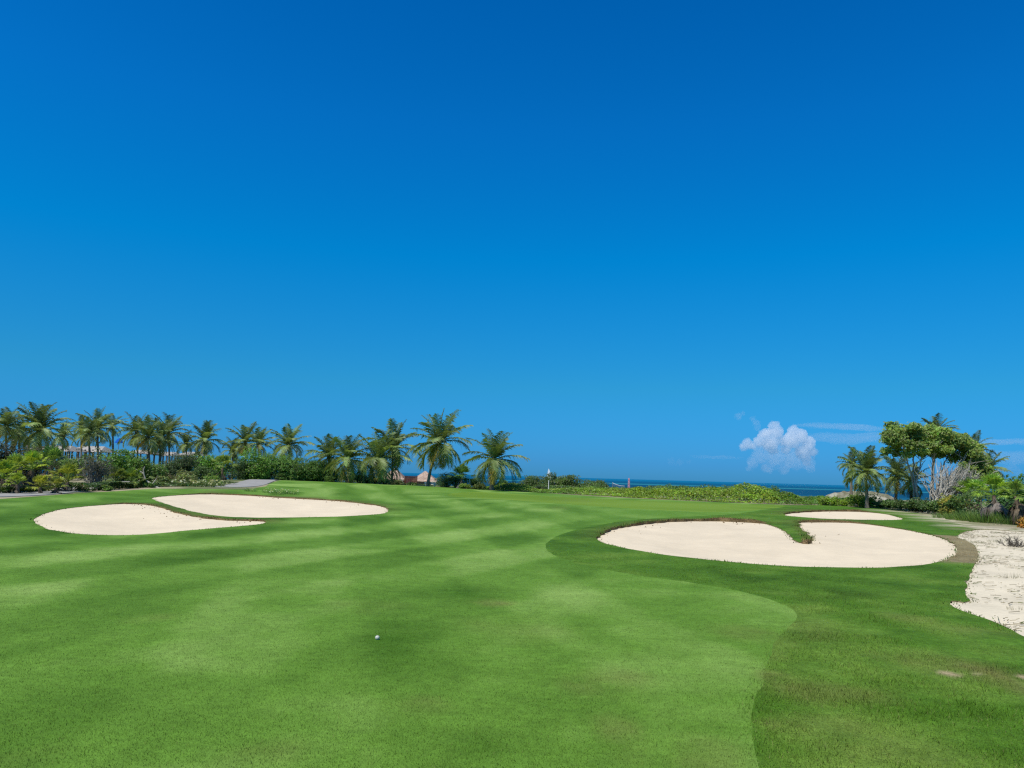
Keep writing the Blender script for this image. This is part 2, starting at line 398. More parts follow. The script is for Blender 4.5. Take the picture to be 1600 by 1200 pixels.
# ------------------------------------------------------------------ the ground sheet, with the bunkers cut into it
def polar(a0, a1, na, rows):
    pts = []
    for i, r in enumerate(rows):
        a = np.linspace(a0, a1, na) + (RNG.random(na) - .5) * (a1 - a0) / na * .5
        rr = r * (1 + (RNG.random(na) - .5) * .004)
        pts.append(np.stack([rr * np.sin(a), rr * np.cos(a)], 1))
    return np.concatenate(pts)
rows = [1.65 * FPX * .64 / d for d in np.arange(400, 9.5, -2.6)]
P0 = polar(RAD(-40), RAD(40), 420, rows)
P0 = P0[(P0[:, 1] < 100)]
g1 = polar(RAD(-180), RAD(176), 90, [.5, 1.2, 2.2, 3.5, 6, 10, 16, 25, 40, 60, 80])
g1 = g1[(np.abs(np.arctan2(g1[:, 0], g1[:, 1])) > RAD(40.5)) | (np.hypot(g1[:, 0], g1[:, 1]) < 2.4)]
g2 = polar(RAD(-180), RAD(178.5), 240, [104, 110, 117, 125, 133, 142, 152, 162, 172, 182, 195, 215, 250, 320, 450])
gm = np.stack(np.meshgrid(np.arange(-100, 100, 2.5), np.arange(80, 104, 2.5)), -1).reshape(-1, 2) + RNG.random((80 * 10, 2)) * .5
P0 = np.concatenate([P0, g1, g2, gm])
keep = np.ones(len(P0), bool)
for P, lip, far in BUNK:
    d, k = nearest(P, P0[:, 0], P0[:, 1], .5); keep &= d > .11
P0 = P0[keep]
pts = [P0]; edges = []; off = len(P0)
def add_line(P, closed):
    global off
    n = len(P); pts.append(P)
    edges.extend((off + i, off + (i + 1) % n) for i in range(n if closed else n - 1)); off += n
for P, lip, far in BUNK: add_line(P, True)
add_line(RQ, False)
add_line(dense(GR, .5), True)
add_line(EP, False)
allp = np.concatenate(pts)
cv, ce, cf, *_ = delaunay_2d_cdt([Vector(p) for p in allp], edges, [], 0, 1e-5, False)
V2 = np.array([(v.x, v.y) for v in cv]); F3 = np.array(cf, np.int64)
cen = V2[F3].mean(1)
region = np.full(len(F3), -1)
for k, (P, lip, far) in enumerate(BUNK): region[inside(P, cen[:, 0], cen[:, 1])] = k
def zone_of(x, y):
    z = np.zeros(np.shape(x), int)
    z[inside(RG, x, y)] = 1
    z[inside(GR, x, y)] = 2
    z[~inside(TURF, x, y)] = 3
    return z
zone = zone_of(cen[:, 0], cen[:, 1])
X, Y = V2[:, 0], V2[:, 1]
ZG = zg(X, Y); ZS = ZG.copy()
for k, (P, lip, far) in enumerate(BUNK):
    d, j = nearest(P, X, Y, 4.0); ins = inside(P, X, Y) & (d > .02)
    ZG = ZG + np.where(ins, 0, np.maximum(lip[j] - .03, 0) * np.exp(-(d / 1.1) ** 1.5))
    mine = ins | (d <= .021)
    if k < 4: depth = .012 + .11 * sstep(0, 2.2, d) + .035 * fbm(X * 1.1, Y * 1.1, 3, 90) * sstep(.1, .6, d)
    else: depth = .01 + .05 * fbm(X * .8, Y * .8, 3, 91) * sstep(.1, 1.5, d)
    ZS = np.where(mine, zg(X, Y) - depth, ZS)
def sub(faces):
    u, inv = np.unique(faces, return_inverse=True); return u, inv.reshape(faces.shape)
# turf: corner colours per zone need their own vertices where zones meet: one vertex set per zone
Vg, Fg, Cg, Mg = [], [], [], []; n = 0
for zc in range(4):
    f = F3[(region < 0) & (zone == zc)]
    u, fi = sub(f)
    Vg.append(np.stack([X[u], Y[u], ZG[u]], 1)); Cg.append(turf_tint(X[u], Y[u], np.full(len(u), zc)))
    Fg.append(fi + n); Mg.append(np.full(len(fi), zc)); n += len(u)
# lips: the cut earth between the turf edge and the sand
def bedges(mask):
    f = F3[mask]; e = np.concatenate([f[:, [0, 1]], f[:, [1, 2]], f[:, [2, 0]]])
    key = np.sort(e, 1); _, ix, ct = np.unique(key[:, 0] * 10 ** 7 + key[:, 1], return_index=True, return_counts=True)
    return e[ix[ct == 1]]
lips = []
for k in range(5):
    e = bedges(region == k); a, b = e[:, 0], e[:, 1]; m = len(e)
    q = lambda i, z: np.stack([X[i], Y[i], z[i]], 1)
    Vl = np.concatenate([q(a, ZS) - [0, 0, .02], q(b, ZS) - [0, 0, .02], q(b, ZG), q(a, ZG)])
    Vg.append(Vl); i = np.arange(m) + n
    fq = np.stack([i, i + m, i + 2 * m, i + 3 * m], 1)
    Fg.append(np.concatenate([fq[:, [0, 1, 2]], fq[:, [0, 2, 3]]]))
    base = np.array([.17, .12, .06]) if k < 4 else np.array([.26, .22, .13])
    cl = base * (1 + .45 * fbm(Vl[:, 0] * 3, Vl[:, 1] * 3 , 2, 95))[:, None]
    Cg.append(cl); Mg.append(np.full(2 * m, 4)); n += 4 * m
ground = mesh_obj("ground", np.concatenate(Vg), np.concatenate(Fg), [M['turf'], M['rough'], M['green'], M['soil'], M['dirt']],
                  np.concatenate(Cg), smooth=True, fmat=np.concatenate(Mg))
tag(ground, "mown green golf fairway, rough and putting green sloping to the shore", None, None, "structure")
LB = ["pale sand bunker lying nearer of the two by the cart path, rounded at its outer end",
      "long pale sand bunker behind the thin earth ridge, below the palm clump",
      "large heart-shaped pale sand bunker with a grass tongue cut into it",
      "thin sliver of pale sand bunker behind the heart-shaped one"]
for k in range(5):
    u, fi = sub(F3[region == k])
    x, y = X[u], Y[u]
    if k < 4:
        c = np.array([.66, .555, .40]) * (1 + .04 * fbm(x / 2, y / 2, 3, 97) + .08 * fbm(x * .9, y * .7, 3, 96))[:, None]
        o = mesh_obj("sand_bunker", np.stack([x, y, ZS[u]], 1), fi, M['sand'], c, smooth=True)
        tag(o, LB[k], None, None, "structure")
    else:
        t = sstep(-.1, .55, fbm(x * 1.6, y * 1.6, 3, 98))
        c = np.array([.65, .57, .42]) * (1 + .06 * fbm(x, y, 2, 99))[:, None]; c = c + (np.array([.45, .40, .29]) - c) * (t * .45)[:, None]
        o = mesh_obj("sandy_ground", np.stack([x, y, ZS[u]], 1), fi, M['waste'], c, smooth=True)
        tag(o, "rough pale sandy ground strewn with dry twigs beside the heart-shaped bunker", None, None, "structure")

# ------------------------------------------------------------------ cart path
def strip(name, ctr, half, lift, mat, colr, label):
    C = chaikin_open(np.array(ctr), 3); C = dense(C, .6, False)
    t = np.gradient(C, axis=0); t /= np.linalg.norm(t, axis=1)[:, None]; nrm = np.stack([-t[:, 1], t[:, 0]], 1)
    offs = np.array([-1, -.98, -.5, 0, .5, .98, 1]) * half
    V = []
    for i, o_ in enumerate(offs):
        p = C + nrm * o_; z = zg(p[:, 0], p[:, 1]) + (lift if 0 < i < 6 else -.08)
        V.append(np.stack([p[:, 0], p[:, 1], z], 1))
    m, k = len(C), len(offs); V = np.stack(V, 1).reshape(-1, 3)
    i = (np.arange(m - 1)[:, None] * k + np.arange(k - 1)[None]).ravel()
    F = np.stack([i, i + 1, i + k + 1, i + k], 1)
    c = np.array(colr) * (1 + .1 * fbm(V[:, 0], V[:, 1], 2, 33))[:, None]
    return tag(mesh_obj(name, V, F[:, ::-1], mat, c, smooth=False), label, None, None, "structure")
pathc = [W2(-420, 31.5), W2(-150, 33.5), W2(0, 36.2), W2(90, 43.5), W2(160, 52), W2(235, 58), W2(300, 56.5), W2(345, 55.8), W2(380, 59.5), W2(399, 66.5), W2(412, 76), W2(430, 90), W2(470, 100)]
strip("cart_path", pathc, 1.25, .03, M['path'], (.30, .29, .27), "grey concrete cart path running past the fan palms and over the grass rise")

# ------------------------------------------------------------------ grass blades near the camera, fringes on the bunker lips
def blades(x, y, z, h, w, col, lean=.5):
    n = len(x); az = RNG.random(n) * 2 * math.pi; la = RNG.random(n) * 2 * math.pi; ll = h * lean * RNG.random(n)
    dx, dy = np.cos(az) * w / 2, np.sin(az) * w / 2
    V = np.empty((n, 3, 3))
    V[:, 0] = np.stack([x - dx, y - dy, z - .003], 1); V[:, 1] = np.stack([x + dx, y + dy, z - .003], 1)
    V[:, 2] = np.stack([x + np.cos(la) * ll, y + np.sin(la) * ll, z + h], 1)
    C = np.repeat(col[:, None, :], 3, 1).reshape(-1, 3)
    return V.reshape(-1, 3), np.arange(3 * n).reshape(-1, 3), C
def near_grass(n, r1):
    r = 3.0 * (r1 / 3.0) ** RNG.random(n); a = RAD(44) * (RNG.random(n) * 2 - 1)
    x, y = r * np.sin(a), r * np.cos(a)
    out = inside(BUNK[4][0], x, y) | inside(BUNK[2][0], x, y)
    x, y = x[~out], y[~out]
    keepb = np.ones(len(x), bool)
    for cx, cy, a_, b_, am in BARE: keepb &= (np.hypot((x - cx) / a_, (y - cy) / b_) > .9) | (RNG.random(len(x)) < .12)
    return x[keepb], y[keepb]
x, y = near_grass(520000, 18); zn = zone_of(x + RNG.normal(0, .07, len(x)), y + RNG.normal(0, .10, len(x)))
for zc, nm, lab in ((0, "fairway_grass", "short mown fairway grass close to the camera"), (1, "rough_grass", "longer ragged rough grass bordering the fairway")):
    m = zn == zc; xs, ys = x[m], y[m]; k = len(xs); z = zg(xs, ys)
    c = turf_tint(xs, ys, np.full(k, zc)) * (RNG.uniform(.75, 1.35, k))[:, None]
    yel = RNG.random(k) < (.03 if zc == 0 else .07)
    c[yel] = c[yel] * .4 + np.array([.23, .22, .09]) * .6
    if zc == 0: h = RNG.uniform(.007, .016, k); w = RNG.uniform(.002, .004, k)
    else:
        tall = np.clip(.7 + .8 * fbm(xs * 2.2, ys * 2.2, 2, 120), .25, 1.5)
        h = RNG.uniform(.018, .045, k) * tall; w = RNG.uniform(.0025, .0045, k)
    o = mesh_obj(nm, *blades(xs, ys, z, h, w, c, 1.2)[:2], M['blade'], np.repeat(c, 3, 0))
    tag(o, lab, "grass", None, "stuff")
fx, fy, fz, fh, fc = [], [], [], [], []
for k, (P, lip, far) in enumerate(BUNK):
    m = 16 if k < 4 else 9; i = np.repeat(np.arange(len(P)), m); nrm = outward(P)
    o_ = np.abs(RNG.normal(0, .09, len(i))); q = P[i] + nrm[i] * o_[:, None] + RNG.normal(0, .07, (len(i), 2))
    if k == 4: sel = (q[:, 0] < 30) & (q[:, 1] < 45)
    else: sel = np.ones(len(i), bool)
    i, q, o_ = i[sel], q[sel], o_[sel]
    fx.append(q[:, 0]); fy.append(q[:, 1]); fz.append(zg(q[:, 0], q[:, 1]) + np.maximum(lip[i] - .04, 0) * np.exp(-(o_ / 1.1) ** 1.5) - .01)
    fh.append(RNG.uniform(.03, .075, len(i)) * ((.7 + .7 * far[i]) * (.6 if k < 2 else 1) if k < 4 else .6) * np.clip(.7 + fbm(q[:, 0] * 2.5, q[:, 1] * 2.5, 2, 130), .25, 1.6))
    g = np.array([.06, .15, .02]); d = np.array([.22, .16, .07])
    t = np.clip(far[i] * .58 + .3 * fbm(q[:, 0], q[:, 1], 2, 131) + RNG.normal(0, .2, len(i)), 0, 1)
    t = np.where(inside(BROWN, q[:, 0], q[:, 1]), 1, t)
    fc.append((g + (d - g) * t[:, None]) * RNG.uniform(.7, 1.25, len(i))[:, None])
fx, fy, fz, fh, fc = [np.concatenate(q) for q in (fx, fy, fz, fh, fc)]
Vb, Fb, Cb = blades(fx, fy, fz, fh, RNG.uniform(.012, .028, len(fx)), fc, 1.0)
tag(mesh_obj("fringe_grass", Vb, Fb, M['blade'], Cb), "ragged fringe of grass along the bunker lips", "grass", None, "stuff")

# twigs and dry bits lying on the sandy ground
P = BUNK[4][0]; k = 34000
q = np.stack([RNG.uniform(P[:, 0].min(), 24, k), RNG.uniform(P[:, 1].min(), P[:, 1].max(), k)], 1)
d, _ = nearest(P, q[:, 0], q[:, 1], 1.0)
sel = inside(P, q[:, 0], q[:, 1]) & (fbm(q[:, 0] * .9, q[:, 1] * .9, 3, 140) + RNG.normal(0, .25, k) + .2 * (d < .5) > .22); q = q[sel]; k = len(q)
L = RNG.gamma(1.8, .02, k) + .008; a = RNG.normal(0, .6, k); w = RNG.uniform(.002, .007, k)
z = zg(q[:, 0], q[:, 1]) + .012
dx, dy = np.cos(a) * L, np.sin(a) * L; nx, ny = -np.sin(a) * w, np.cos(a) * w; up = RNG.uniform(.0, .012, k)
V = np.stack([np.stack([q[:, 0] - dx - nx, q[:, 1] - dy - ny, z], 1), np.stack([q[:, 0] + dx - nx, q[:, 1] + dy - ny, z + up], 1),
              np.stack([q[:, 0] + dx + nx, q[:, 1] + dy + ny, z + up + .006], 1), np.stack([q[:, 0] - dx + nx, q[:, 1] - dy + ny, z + .006], 1)], 1).reshape(-1, 3)
c = np.array([.20, .17, .11]) * RNG.uniform(.5, 1.6, k)[:, None]; gsel = RNG.random(k) < .25; c[gsel] = np.array([.09, .12, .035])
tag(mesh_obj("twig_litter", V, np.arange(4 * k).reshape(-1, 4), M['dry_leaf'], np.repeat(c, 4, 0)), "dry twigs and dead leaves scattered over the sandy ground", "litter", None, "stuff")
# ------------------------------------------------------------------ plant builders (everything relative to the plant's own base)
def cols(base, n, amt=.25, rng=RNG):
    return np.clip(np.asarray(base) * rng.uniform(1 - amt, 1 + amt, (n, 1)) * rng.uniform(1 - amt * .3, 1 + amt * .3, (n, 3)), .003, 1)
def frond(mb, rng, hub, az, elev, L, bend, col, K=22, lw=.30, width=.055, droop=.5, tipc=None, twist=0.):
    """one feather leaf: an arching midrib with leaflets on both sides"""
    s = np.linspace(0, 1, 13); ang = elev - bend * s ** 1.25
    st = L / 12
    r = np.concatenate([[0], np.cumsum(np.cos((ang[:-1] + ang[1:]) / 2) * st)]); z = np.concatenate([[0], np.cumsum(np.sin((ang[:-1] + ang[1:]) / 2) * st)])
    a = az + twist * s ** 2
    P = np.stack([hub[0] + r * np.cos(a), hub[1] + r * np.sin(a), hub[2] + z], 1)
    rc = np.asarray(col) * 1.25 + np.array([.03, .02, .0])
    mb.tube(P, .035 * (1 - s * .85) * (L / 2.6), rc, 4, False)
    q = np.linspace(.1, .995, K); Pq = np.stack([np.interp(q, s, P[:, k]) for k in range(3)], 1)
    aq = np.interp(q, s, ang); azq = np.interp(q, s, a)
    T = np.stack([np.cos(aq) * np.cos(azq), np.cos(aq) * np.sin(azq), np.sin(aq)], 1)
    N = np.stack([-np.sin(aq) * np.cos(azq), -np.sin(aq) * np.sin(azq), np.cos(aq)], 1)
    Sd = np.cross(T, N)
    ll = lw * L * np.sin(np.pi * (.12 + .83 * q)) ** .6 * rng.uniform(.85, 1.12, K)
    for side in (-1, 1):
        j = rng.normal(0, .07, K)
        D = Sd * side * .78 + T * (.55 + j)[:, None] + N * (.22 + rng.normal(0, .07, K))[:, None]
        D /= np.linalg.norm(D, axis=1)[:, None]
        w = width * (L / 2.6) * rng.uniform(.8, 1.2, K)
        mid = Pq + D * (ll * .5)[:, None]; mid[:, 2] -= droop * ll * .12
        tip = Pq + D * (ll * .93)[:, None]; tip[:, 2] -= droop * ll * rng.uniform(.25, .65, K)
        tw = T * .8 + N * (.5 * side)
        A = Pq - T * w[:, None] * .35; B = Pq + T * w[:, None] * .35
        C1 = mid + tw * w[:, None] * .55; C0 = mid - tw * w[:, None] * .55
        V = np.stack([A, B, C1, C0, tip], 1).reshape(-1, 3); i = np.arange(K)[:, None] * 5
        cc = cols(col, K, .22, rng); ct = cc if tipc is None else cc * .5 + np.asarray(tipc) * .5
        C = np.stack([cc, cc, cc, cc, ct], 1).reshape(-1, 3)
        n0 = mb.n
        mb.add(V, i + np.array([[0, 1, 2, 3]]), C)
        mb.F.setdefault(3, []).append(i + np.array([[3, 2, 4]]) + n0)
PALM_G = np.array([.235, .310, .090]); PALM_D = np.array([.070, .125, .046]); PALM_Y = np.array([.36, .30, .06]); PALM_B = np.array([.20, .125, .05])
def palm(label, base, hub, L, seed, n=22, low=-55, yellow=2, brown=0, up=82, lean=0, trunk_r=.13, droop=1., light=0., dens=30, group="coconut palms along the shore", wind=.12):
    rng = np.random.default_rng(seed)
    root = empty("coconut_palm", base, label, "palm tree", group)
    h = np.asarray(hub, float) - np.asarray(base, float)
    t = np.linspace(0, 1, 16)[:, None]
    ctrl = np.array([h[0] * .25 + lean, h[1] * .25, h[2] * .55])
    P = 2 * t * (1 - t) * ctrl + t * t * h; P[0, 2] = -.15
    rad = trunk_r * (1.35 - .75 * t[:, 0] ** .5) + .01 * np.sin(np.arange(16) * 2.2)
    mb = MB(); mb.tube(P, rad, np.array([.20, .165, .125]) * (.85 + .3 * rng.random((16, 1))), 8, False)
    mb.build("trunk", M['bark'], root, True)
    mb = MB()
    n = int(n * 1.15)
    for k in range(n):
        u = (k + .5) / n                                   # 0 young and upright .. 1 old and hanging
        az = k * 2.39996 + rng.normal(0, .25)
        el = RAD(up + (low - up) * u ** 1.25 + rng.normal(0, 6))
        l = L * (.62 + .42 * math.sin(math.pi * min(1, .25 + .75 * u))) * rng.uniform(.88, 1.1)
        be = RAD(24 + 76 * u ** .8 + rng.normal(0, 8)) * droop
        c = PALM_D + (PALM_G - PALM_D) * min(1, .25 + u * 1.0) + light * np.array([.05, .06, .02]) * u  # leaf colour by age, with dark heart and outer highlights painted in
        c = c * rng.uniform(.65, 1.35)
        if u > .72: c = c + (PALM_Y - c) * rng.uniform(0, .3)
        frond(mb, rng, h + [0, 0, .05], az, el, l, be, c, dens, .33, .072, .7 + .7 * u, twist=wind * rng.normal(.6, 1) )
    for k in range(3):                                      # unopened spear leaves
        frond(mb, rng, h, rng.uniform(0, 6.28), RAD(84), L * .6, RAD(8), PALM_D * 1.1, 10, .12, .05, .1)
    a = np.linspace(0, 1, 5)[:, None]
    mb.tube(h + np.array([0, 0, 1.0]) * (a - .45) * .5, np.array([.10, .2, .24, .2, .06]) * trunk_r / .13, np.array([.12, .11, .04]), 7)
    mb.build("crown", M['palm_leaf'], root)
    for k in range(yellow + brown):
        mb = MB(); old = k >= yellow
        c = (PALM_B if old else PALM_Y) * rng.uniform(.7, 1.2)
        frond(mb, rng, h + [0, 0, -.1], rng.uniform(0, 6.28) if k else -1.57 + rng.normal(0, .8), RAD(-25 - 30 * rng.random() - 15 * old), L * rng.uniform(.55, .75), RAD(45), c, dens, .30, .08, 1.0, tipc=PALM_B)
        o = mb.build("old_frond", M['dry_leaf'], root)
        o["label"] = "brown dead hanging frond" if old else "yellowing hanging frond"
    return root

def leaves(mb, rng, P, N, size, base, amt=.3, aspect=.55, fold=.25):
    """leaf blades (two halves folded along the rib) at points P, facing roughly N"""
    n = len(P)
    N = N + rng.normal(0, .55, (n, 3)); N /= np.linalg.norm(N, axis=1)[:, None] + 1e-9
    r = rng.normal(0, 1, (n, 3)); T = np.cross(N, r); T /= np.linalg.norm(T, axis=1)[:, None] + 1e-9
    B = np.cross(N, T); s = size * rng.uniform(.6, 1.3, n)[:, None]
    a = P - T * s * .5; b = P + T * s * .5
    l = P + B * s * aspect * .5 + N * s * fold * .5; r_ = P - B * s * aspect * .5 + N * s * fold * .5
    V = np.stack([a, l, b, r_], 1).reshape(-1, 3); i = np.arange(n)[:, None] * 4
    base = np.asarray(base, float); base = np.tile(base, (n, 1)) if base.ndim == 1 else base
    C = np.clip(base * rng.uniform(1 - amt, 1 + amt, (n, 1)), .003, 1)
    mb.add(V, np.concatenate([i + np.array([[0, 1, 2]]), i + np.array([[0, 2, 3]])]), np.repeat(C, 4, 0))
def blob_pts(rng, lobes, n, shell=.55):
    """points through the outer part of a group of ellipsoid lobes (cx,cy,cz,rx,ry,rz)"""
    lo = np.asarray(lobes, float); w = (lo[:, 3] * lo[:, 4] + lo[:, 3] * lo[:, 5] + lo[:, 4] * lo[:, 5]); w /= w.sum()
    k = rng.choice(len(lo), n, p=w)
    d = rng.normal(0, 1, (n, 3)); d /= np.linalg.norm(d, axis=1)[:, None]
    rr = shell + (1 - shell) * rng.random(n) ** .6
    bump_ = 1 + .22 * np.sin(d[:, 0] * 7 + k) * np.sin(d[:, 1] * 6 + 2 * k) + .18 * np.sin(d[:, 2] * 9 + 3 * k)
    P = lo[k, :3] + d * lo[k, 3:] * (rr * bump_)[:, None]
    return P, d, k
def stems(mb, rng, top, n, rad, col, spread=.5):
    for k in range(n):
        a = rng.uniform(0, 6.28); t = np.linspace(0, 1, 6)[:, None]
        e = np.array([math.cos(a) * spread * rng.uniform(.3, 1), math.sin(a) * spread * rng.uniform(.3, 1), top * rng.uniform(.7, 1)])
        P = t * e + np.sin(t * 3.1) * rng.normal(0, .06, 3) * top; P[0, 2] = -.08
        mb.tube(P, rad * (1.1 - .8 * t[:, 0]), col, 5)
def shrub(label, base, w, h, leaf, colr, seed, n=None, name="shrub", depth=None, lobes=None, amt=.32, stemc=(.16, .12, .08), group=None, aspect=.55, cat="shrub", tall=1.0):
    """w, h: width and height in metres"""
    rng = np.random.default_rng(seed)
    root = empty(name, base, label, cat, group)
    depth = depth or w * .8
    if lobes is None:
        lobes = []
        for k in range(max(4, int(w / h * 4))):
            x = rng.uniform(-.36, .36) * w; y = rng.uniform(-.33, .33) * depth; q = 1 - (abs(x) / (w * .62)) ** 2
            r = rng.uniform(.24, .36) * h; hz = h * rng.uniform(.5, .78) * max(.4, q)
            lobes.append((x, y, hz, r * rng.uniform(1.0, 1.5), r * 1.2, r * rng.uniform(.8, 1.2) * tall))
        for k in range(max(3, int(w / h * 3))):
            lobes.append((rng.uniform(-.42, .42) * w, rng.uniform(-.4, .4) * depth, h * .22, h * .3, h * .3, h * .25))
    lo = np.asarray(lobes)
    n = n or int(min(15000, 500 + 22.0 * np.sum(lo[:, 3] * lo[:, 5]) / leaf ** 2 * (.55 / max(aspect, .3)) ** .8))
    P, d, k = blob_pts(rng, lobes, n)
    P[:, 2] = np.abs(P[:, 2] - .04) + .04
    tone = rng.uniform(.7, 1.25, len(lobes))[k][:, None]
    c = np.asarray(colr) * tone * (1 + .12 * rng.normal(0, 1, (n, 3)))
    mb = MB(); leaves(mb, rng, P, d * .55 + [-.25, -.4, .6], leaf, np.clip(c, .004, 1), amt, aspect)
    mb.build("foliage", M['leaf'], root)
    mb = MB(); stems(mb, rng, h * .75, 6, .03 + .012 * h, np.asarray(stemc), w * .3); mb.build("stem", M['bark'], root, True)
    return root
def twig_bush(label, base, w, h, seed, colr=(.22, .20, .17), n=46, lean=(0, 0), leafc=None, name="bare_shrub", fine=1.0):
    """a leafless bush: many branching grey twigs"""
    rng = np.random.default_rng(seed); root = empty(name, base, label, "shrub")
    mb = MB(); tips = []
    def grow(p, d, L, r, lev):
        t = np.linspace(0, 1, 5)[:, None]; d = d / np.linalg.norm(d)
        e = p + d * L + rng.normal(0, .07, 3) * L; m = (p + e) / 2 + rng.normal(0, .09, 3) * L
        P = (1 - t) ** 2 * p + 2 * t * (1 - t) * m + t * t * e
        mb.tube(P, r * (1 - .55 * t[:, 0]), np.asarray(colr) * rng.uniform(.65, 1.3), 4 if lev else 5, False)
        if lev == 0: tips.append(e); return
        for k in range(rng.integers(2, 4)):
            q = P[rng.integers(2, 5)]
            grow(q, d + rng.normal(0, .42, 3) + [lean[0] * .15, lean[1] * .15, .08], L * rng.uniform(.5, .75), r * .58, lev - 1)
    for k in range(n):
        a = rng.uniform(0, 6.28); s = rng.uniform(.1, 1.0)
        d = np.array([math.cos(a) * s * w / h * .75 + lean[0], math.sin(a) * s * w / h * .6 + lean[1], 1.0])
        grow(np.array([rng.normal(0, .08) * w, rng.normal(0, .08) * w, -.05]), d, h * rng.uniform(.38, .55), .024 * fine * h ** .5, 3 if k % 2 else 2)
    mb.build("branches", M['bark'], root)
    if leafc is not None:
        tp = np.array(tips); tp = tp[rng.random(len(tp)) < .7]; tp = np.repeat(tp, 3, 0) + rng.normal(0, .12, (len(tp) * 3, 3))
        tp[:, 2] = np.maximum(tp[:, 2], .05)
        mb = MB(); leaves(mb, rng, tp, np.tile([0, 0, 1.0], (len(tp), 1)), .13, np.asarray(leafc), .4); mb.build("foliage", M['leaf'], root)
    return root
def fan_leaf(mb, rng, hub, az, el, pet, R, col, droop=.35, seg=15, spread=2.5, dead=False):
    d = np.array([math.cos(az) * math.cos(el), math.sin(az) * math.cos(el), math.sin(el)])
    t = np.linspace(0, 1, 5)[:, None]; P = hub + d * pet * t; P[:, 2] -= droop * .25 * pet * t[:, 0] ** 2
    mb.tube(P, .014 * np.ones(5), np.asarray(col) * 1.05, 4, False)
    c = P[-1]; f = P[-1] - P[-2]; f /= np.linalg.norm(f)
    sd = np.cross(f, [0, 0, 1.0]); sd /= np.linalg.norm(sd) + 1e-9; nn = np.cross(sd, f)
    th = np.linspace(-spread / 2, spread / 2, seg) + rng.normal(0, .03, seg)
    if dead: th = th * .55
    V = []; Fq = []; C = []
    for k, a in enumerate(th):
        L = R * (1 - .22 * (abs(a) / 1.3) ** 2) * rng.uniform(.9, 1.08)
        dirv = f * math.cos(a) + sd * math.sin(a); perp = -f * math.sin(a) + sd * math.cos(a)
        w = R * spread / seg * .38
        m = c + dirv * L * .55 + nn * (.05 * R * (k % 2)); e = c + dirv * L - np.array([0, 0, 1]) * droop * L * rng.uniform(.3, .6)
        V += [c, m - perp * w, e, m + perp * w]; Fq.append([4 * k, 4 * k + 1, 4 * k + 2, 4 * k + 3])
        cc = np.asarray(col) * rng.uniform(.75, 1.2); C += [cc, cc, cc * 1.05, cc]
    mb.add(np.array(V), np.array(Fq), np.array(C))
def fan_palm(label, base, h, R, seed, colr=(.10, .17, .03), n=18, skirt=14, skirt_h=None, group="low fan palms", skc=(.17, .135, .095)):
    rng = np.random.default_rng(seed); root = empty("fan_palm", base, label, "fan palm", group)
    hub = np.array([rng.normal(0, .08), rng.normal(0, .08), h]); t = np.linspace(0, 1, 6)[:, None]
    mb = MB(); P = t * hub; P[0, 2] = -.1; mb.tube(P, .09 * np.ones(6), np.array([.14, .105, .075]), 7); mb.build("trunk", M['bark'], root, True)
    mb = MB()
    for k in range(n):
        u = (k + .5) / n
        fan_leaf(mb, rng, hub, k * 2.4 + rng.normal(0, .2), RAD(86 - 80 * u ** 1.35 + rng.normal(0, 8)), R * rng.uniform(.75, 1.0), R * rng.uniform(.75, 1.0), np.asarray(colr) * rng.uniform(.7, 1.3) * (1 if u > .3 else 1.15), .25 + .4 * u)
    mb.build("crown", M['leaf'], root)
    if skirt:
        mb = MB()
        for k in range(skirt):
            z = h * rng.uniform(.55, 1.0)
            fan_leaf(mb, rng, hub * (z / h), rng.uniform(0, 6.28), RAD(rng.uniform(-75, -25)), R * .55, R * rng.uniform(.6, .85), np.asarray(skc) * rng.uniform(.5, 1.35), .8, 11, dead=True)
        o = mb.build("dead_skirt", M['dry_leaf'], root); o["label"] = "skirt of grey brown dead leaves"
    return root
def tuft(mb, rng, c, R, h, n, col):
    a = rng.uniform(0, 6.28, n); rr = R * rng.random(n) ** .5 * .5
    x = c[0] + np.cos(a) * rr; y = c[1] + np.sin(a) * rr; H = h * rng.uniform(.5, 1.1, n); ll = H * rng.uniform(.1, .8, n); w = .018 * (h / .6) * rng.uniform(.7, 1.3, n)
    q = rng.uniform(0, 6.28, n); dx, dy = np.cos(q) * w, np.sin(q) * w
    V = np.stack([np.stack([x - dx, y - dy, 0 * x + c[2] - .03], 1), np.stack([x + dx, y + dy, 0 * x + c[2] - .03], 1),
                  np.stack([x + np.cos(a) * ll, y + np.sin(a) * ll, c[2] + H], 1)], 1).reshape(-1, 3)
    mb.add(V, np.arange(3 * n).reshape(-1, 3), np.repeat(cols(col, n, .3, rng), 3, 0))
def grass_tuft(label, base, R, h, n, col, seed, name="grass_tuft", group=None, cat="grass tuft", flowers=None):
    rng = np.random.default_rng(seed); mb = MB(); tuft(mb, rng, (0, 0, 0), R * 2, h, n, col)
    o = mb.build(name, M['leaf'], loc=base) if False else mb.build(name, M['leaf'])
    o.location = [float(v) for v in base]; tag(o, label, cat, group)
    if flowers is not None:
        mb = MB(); P = rng.uniform(-1, 1, (flowers[1], 3)) * [R, R, h * .35] + [0, 0, h * .75]
        leaves(mb, rng, P, np.tile([0, 0, 1.], (len(P), 1)), flowers[2], np.asarray(flowers[0]), .15, .9, .1); mb.build("blossoms", M['leaf'], o)
    return o
# ------------------------------------------------------------------ the palms
def pp(label, bx, hx, hy, top, Y, seed, **kw):
    """bx: column of the foot, (hx, hy): the crown's heart, top: highest leaf tip, Y: distance"""
    hy = top + (hy - top) * (.90 if hx < 460 else .94)
    b = foot(bx, Y); h = at(hx, hy, Y)
    L = (hy - top) * 1.07 * Y / FPX
    return palm(label, b, h, L, seed, **kw)
G = "coconut palms along the shore"
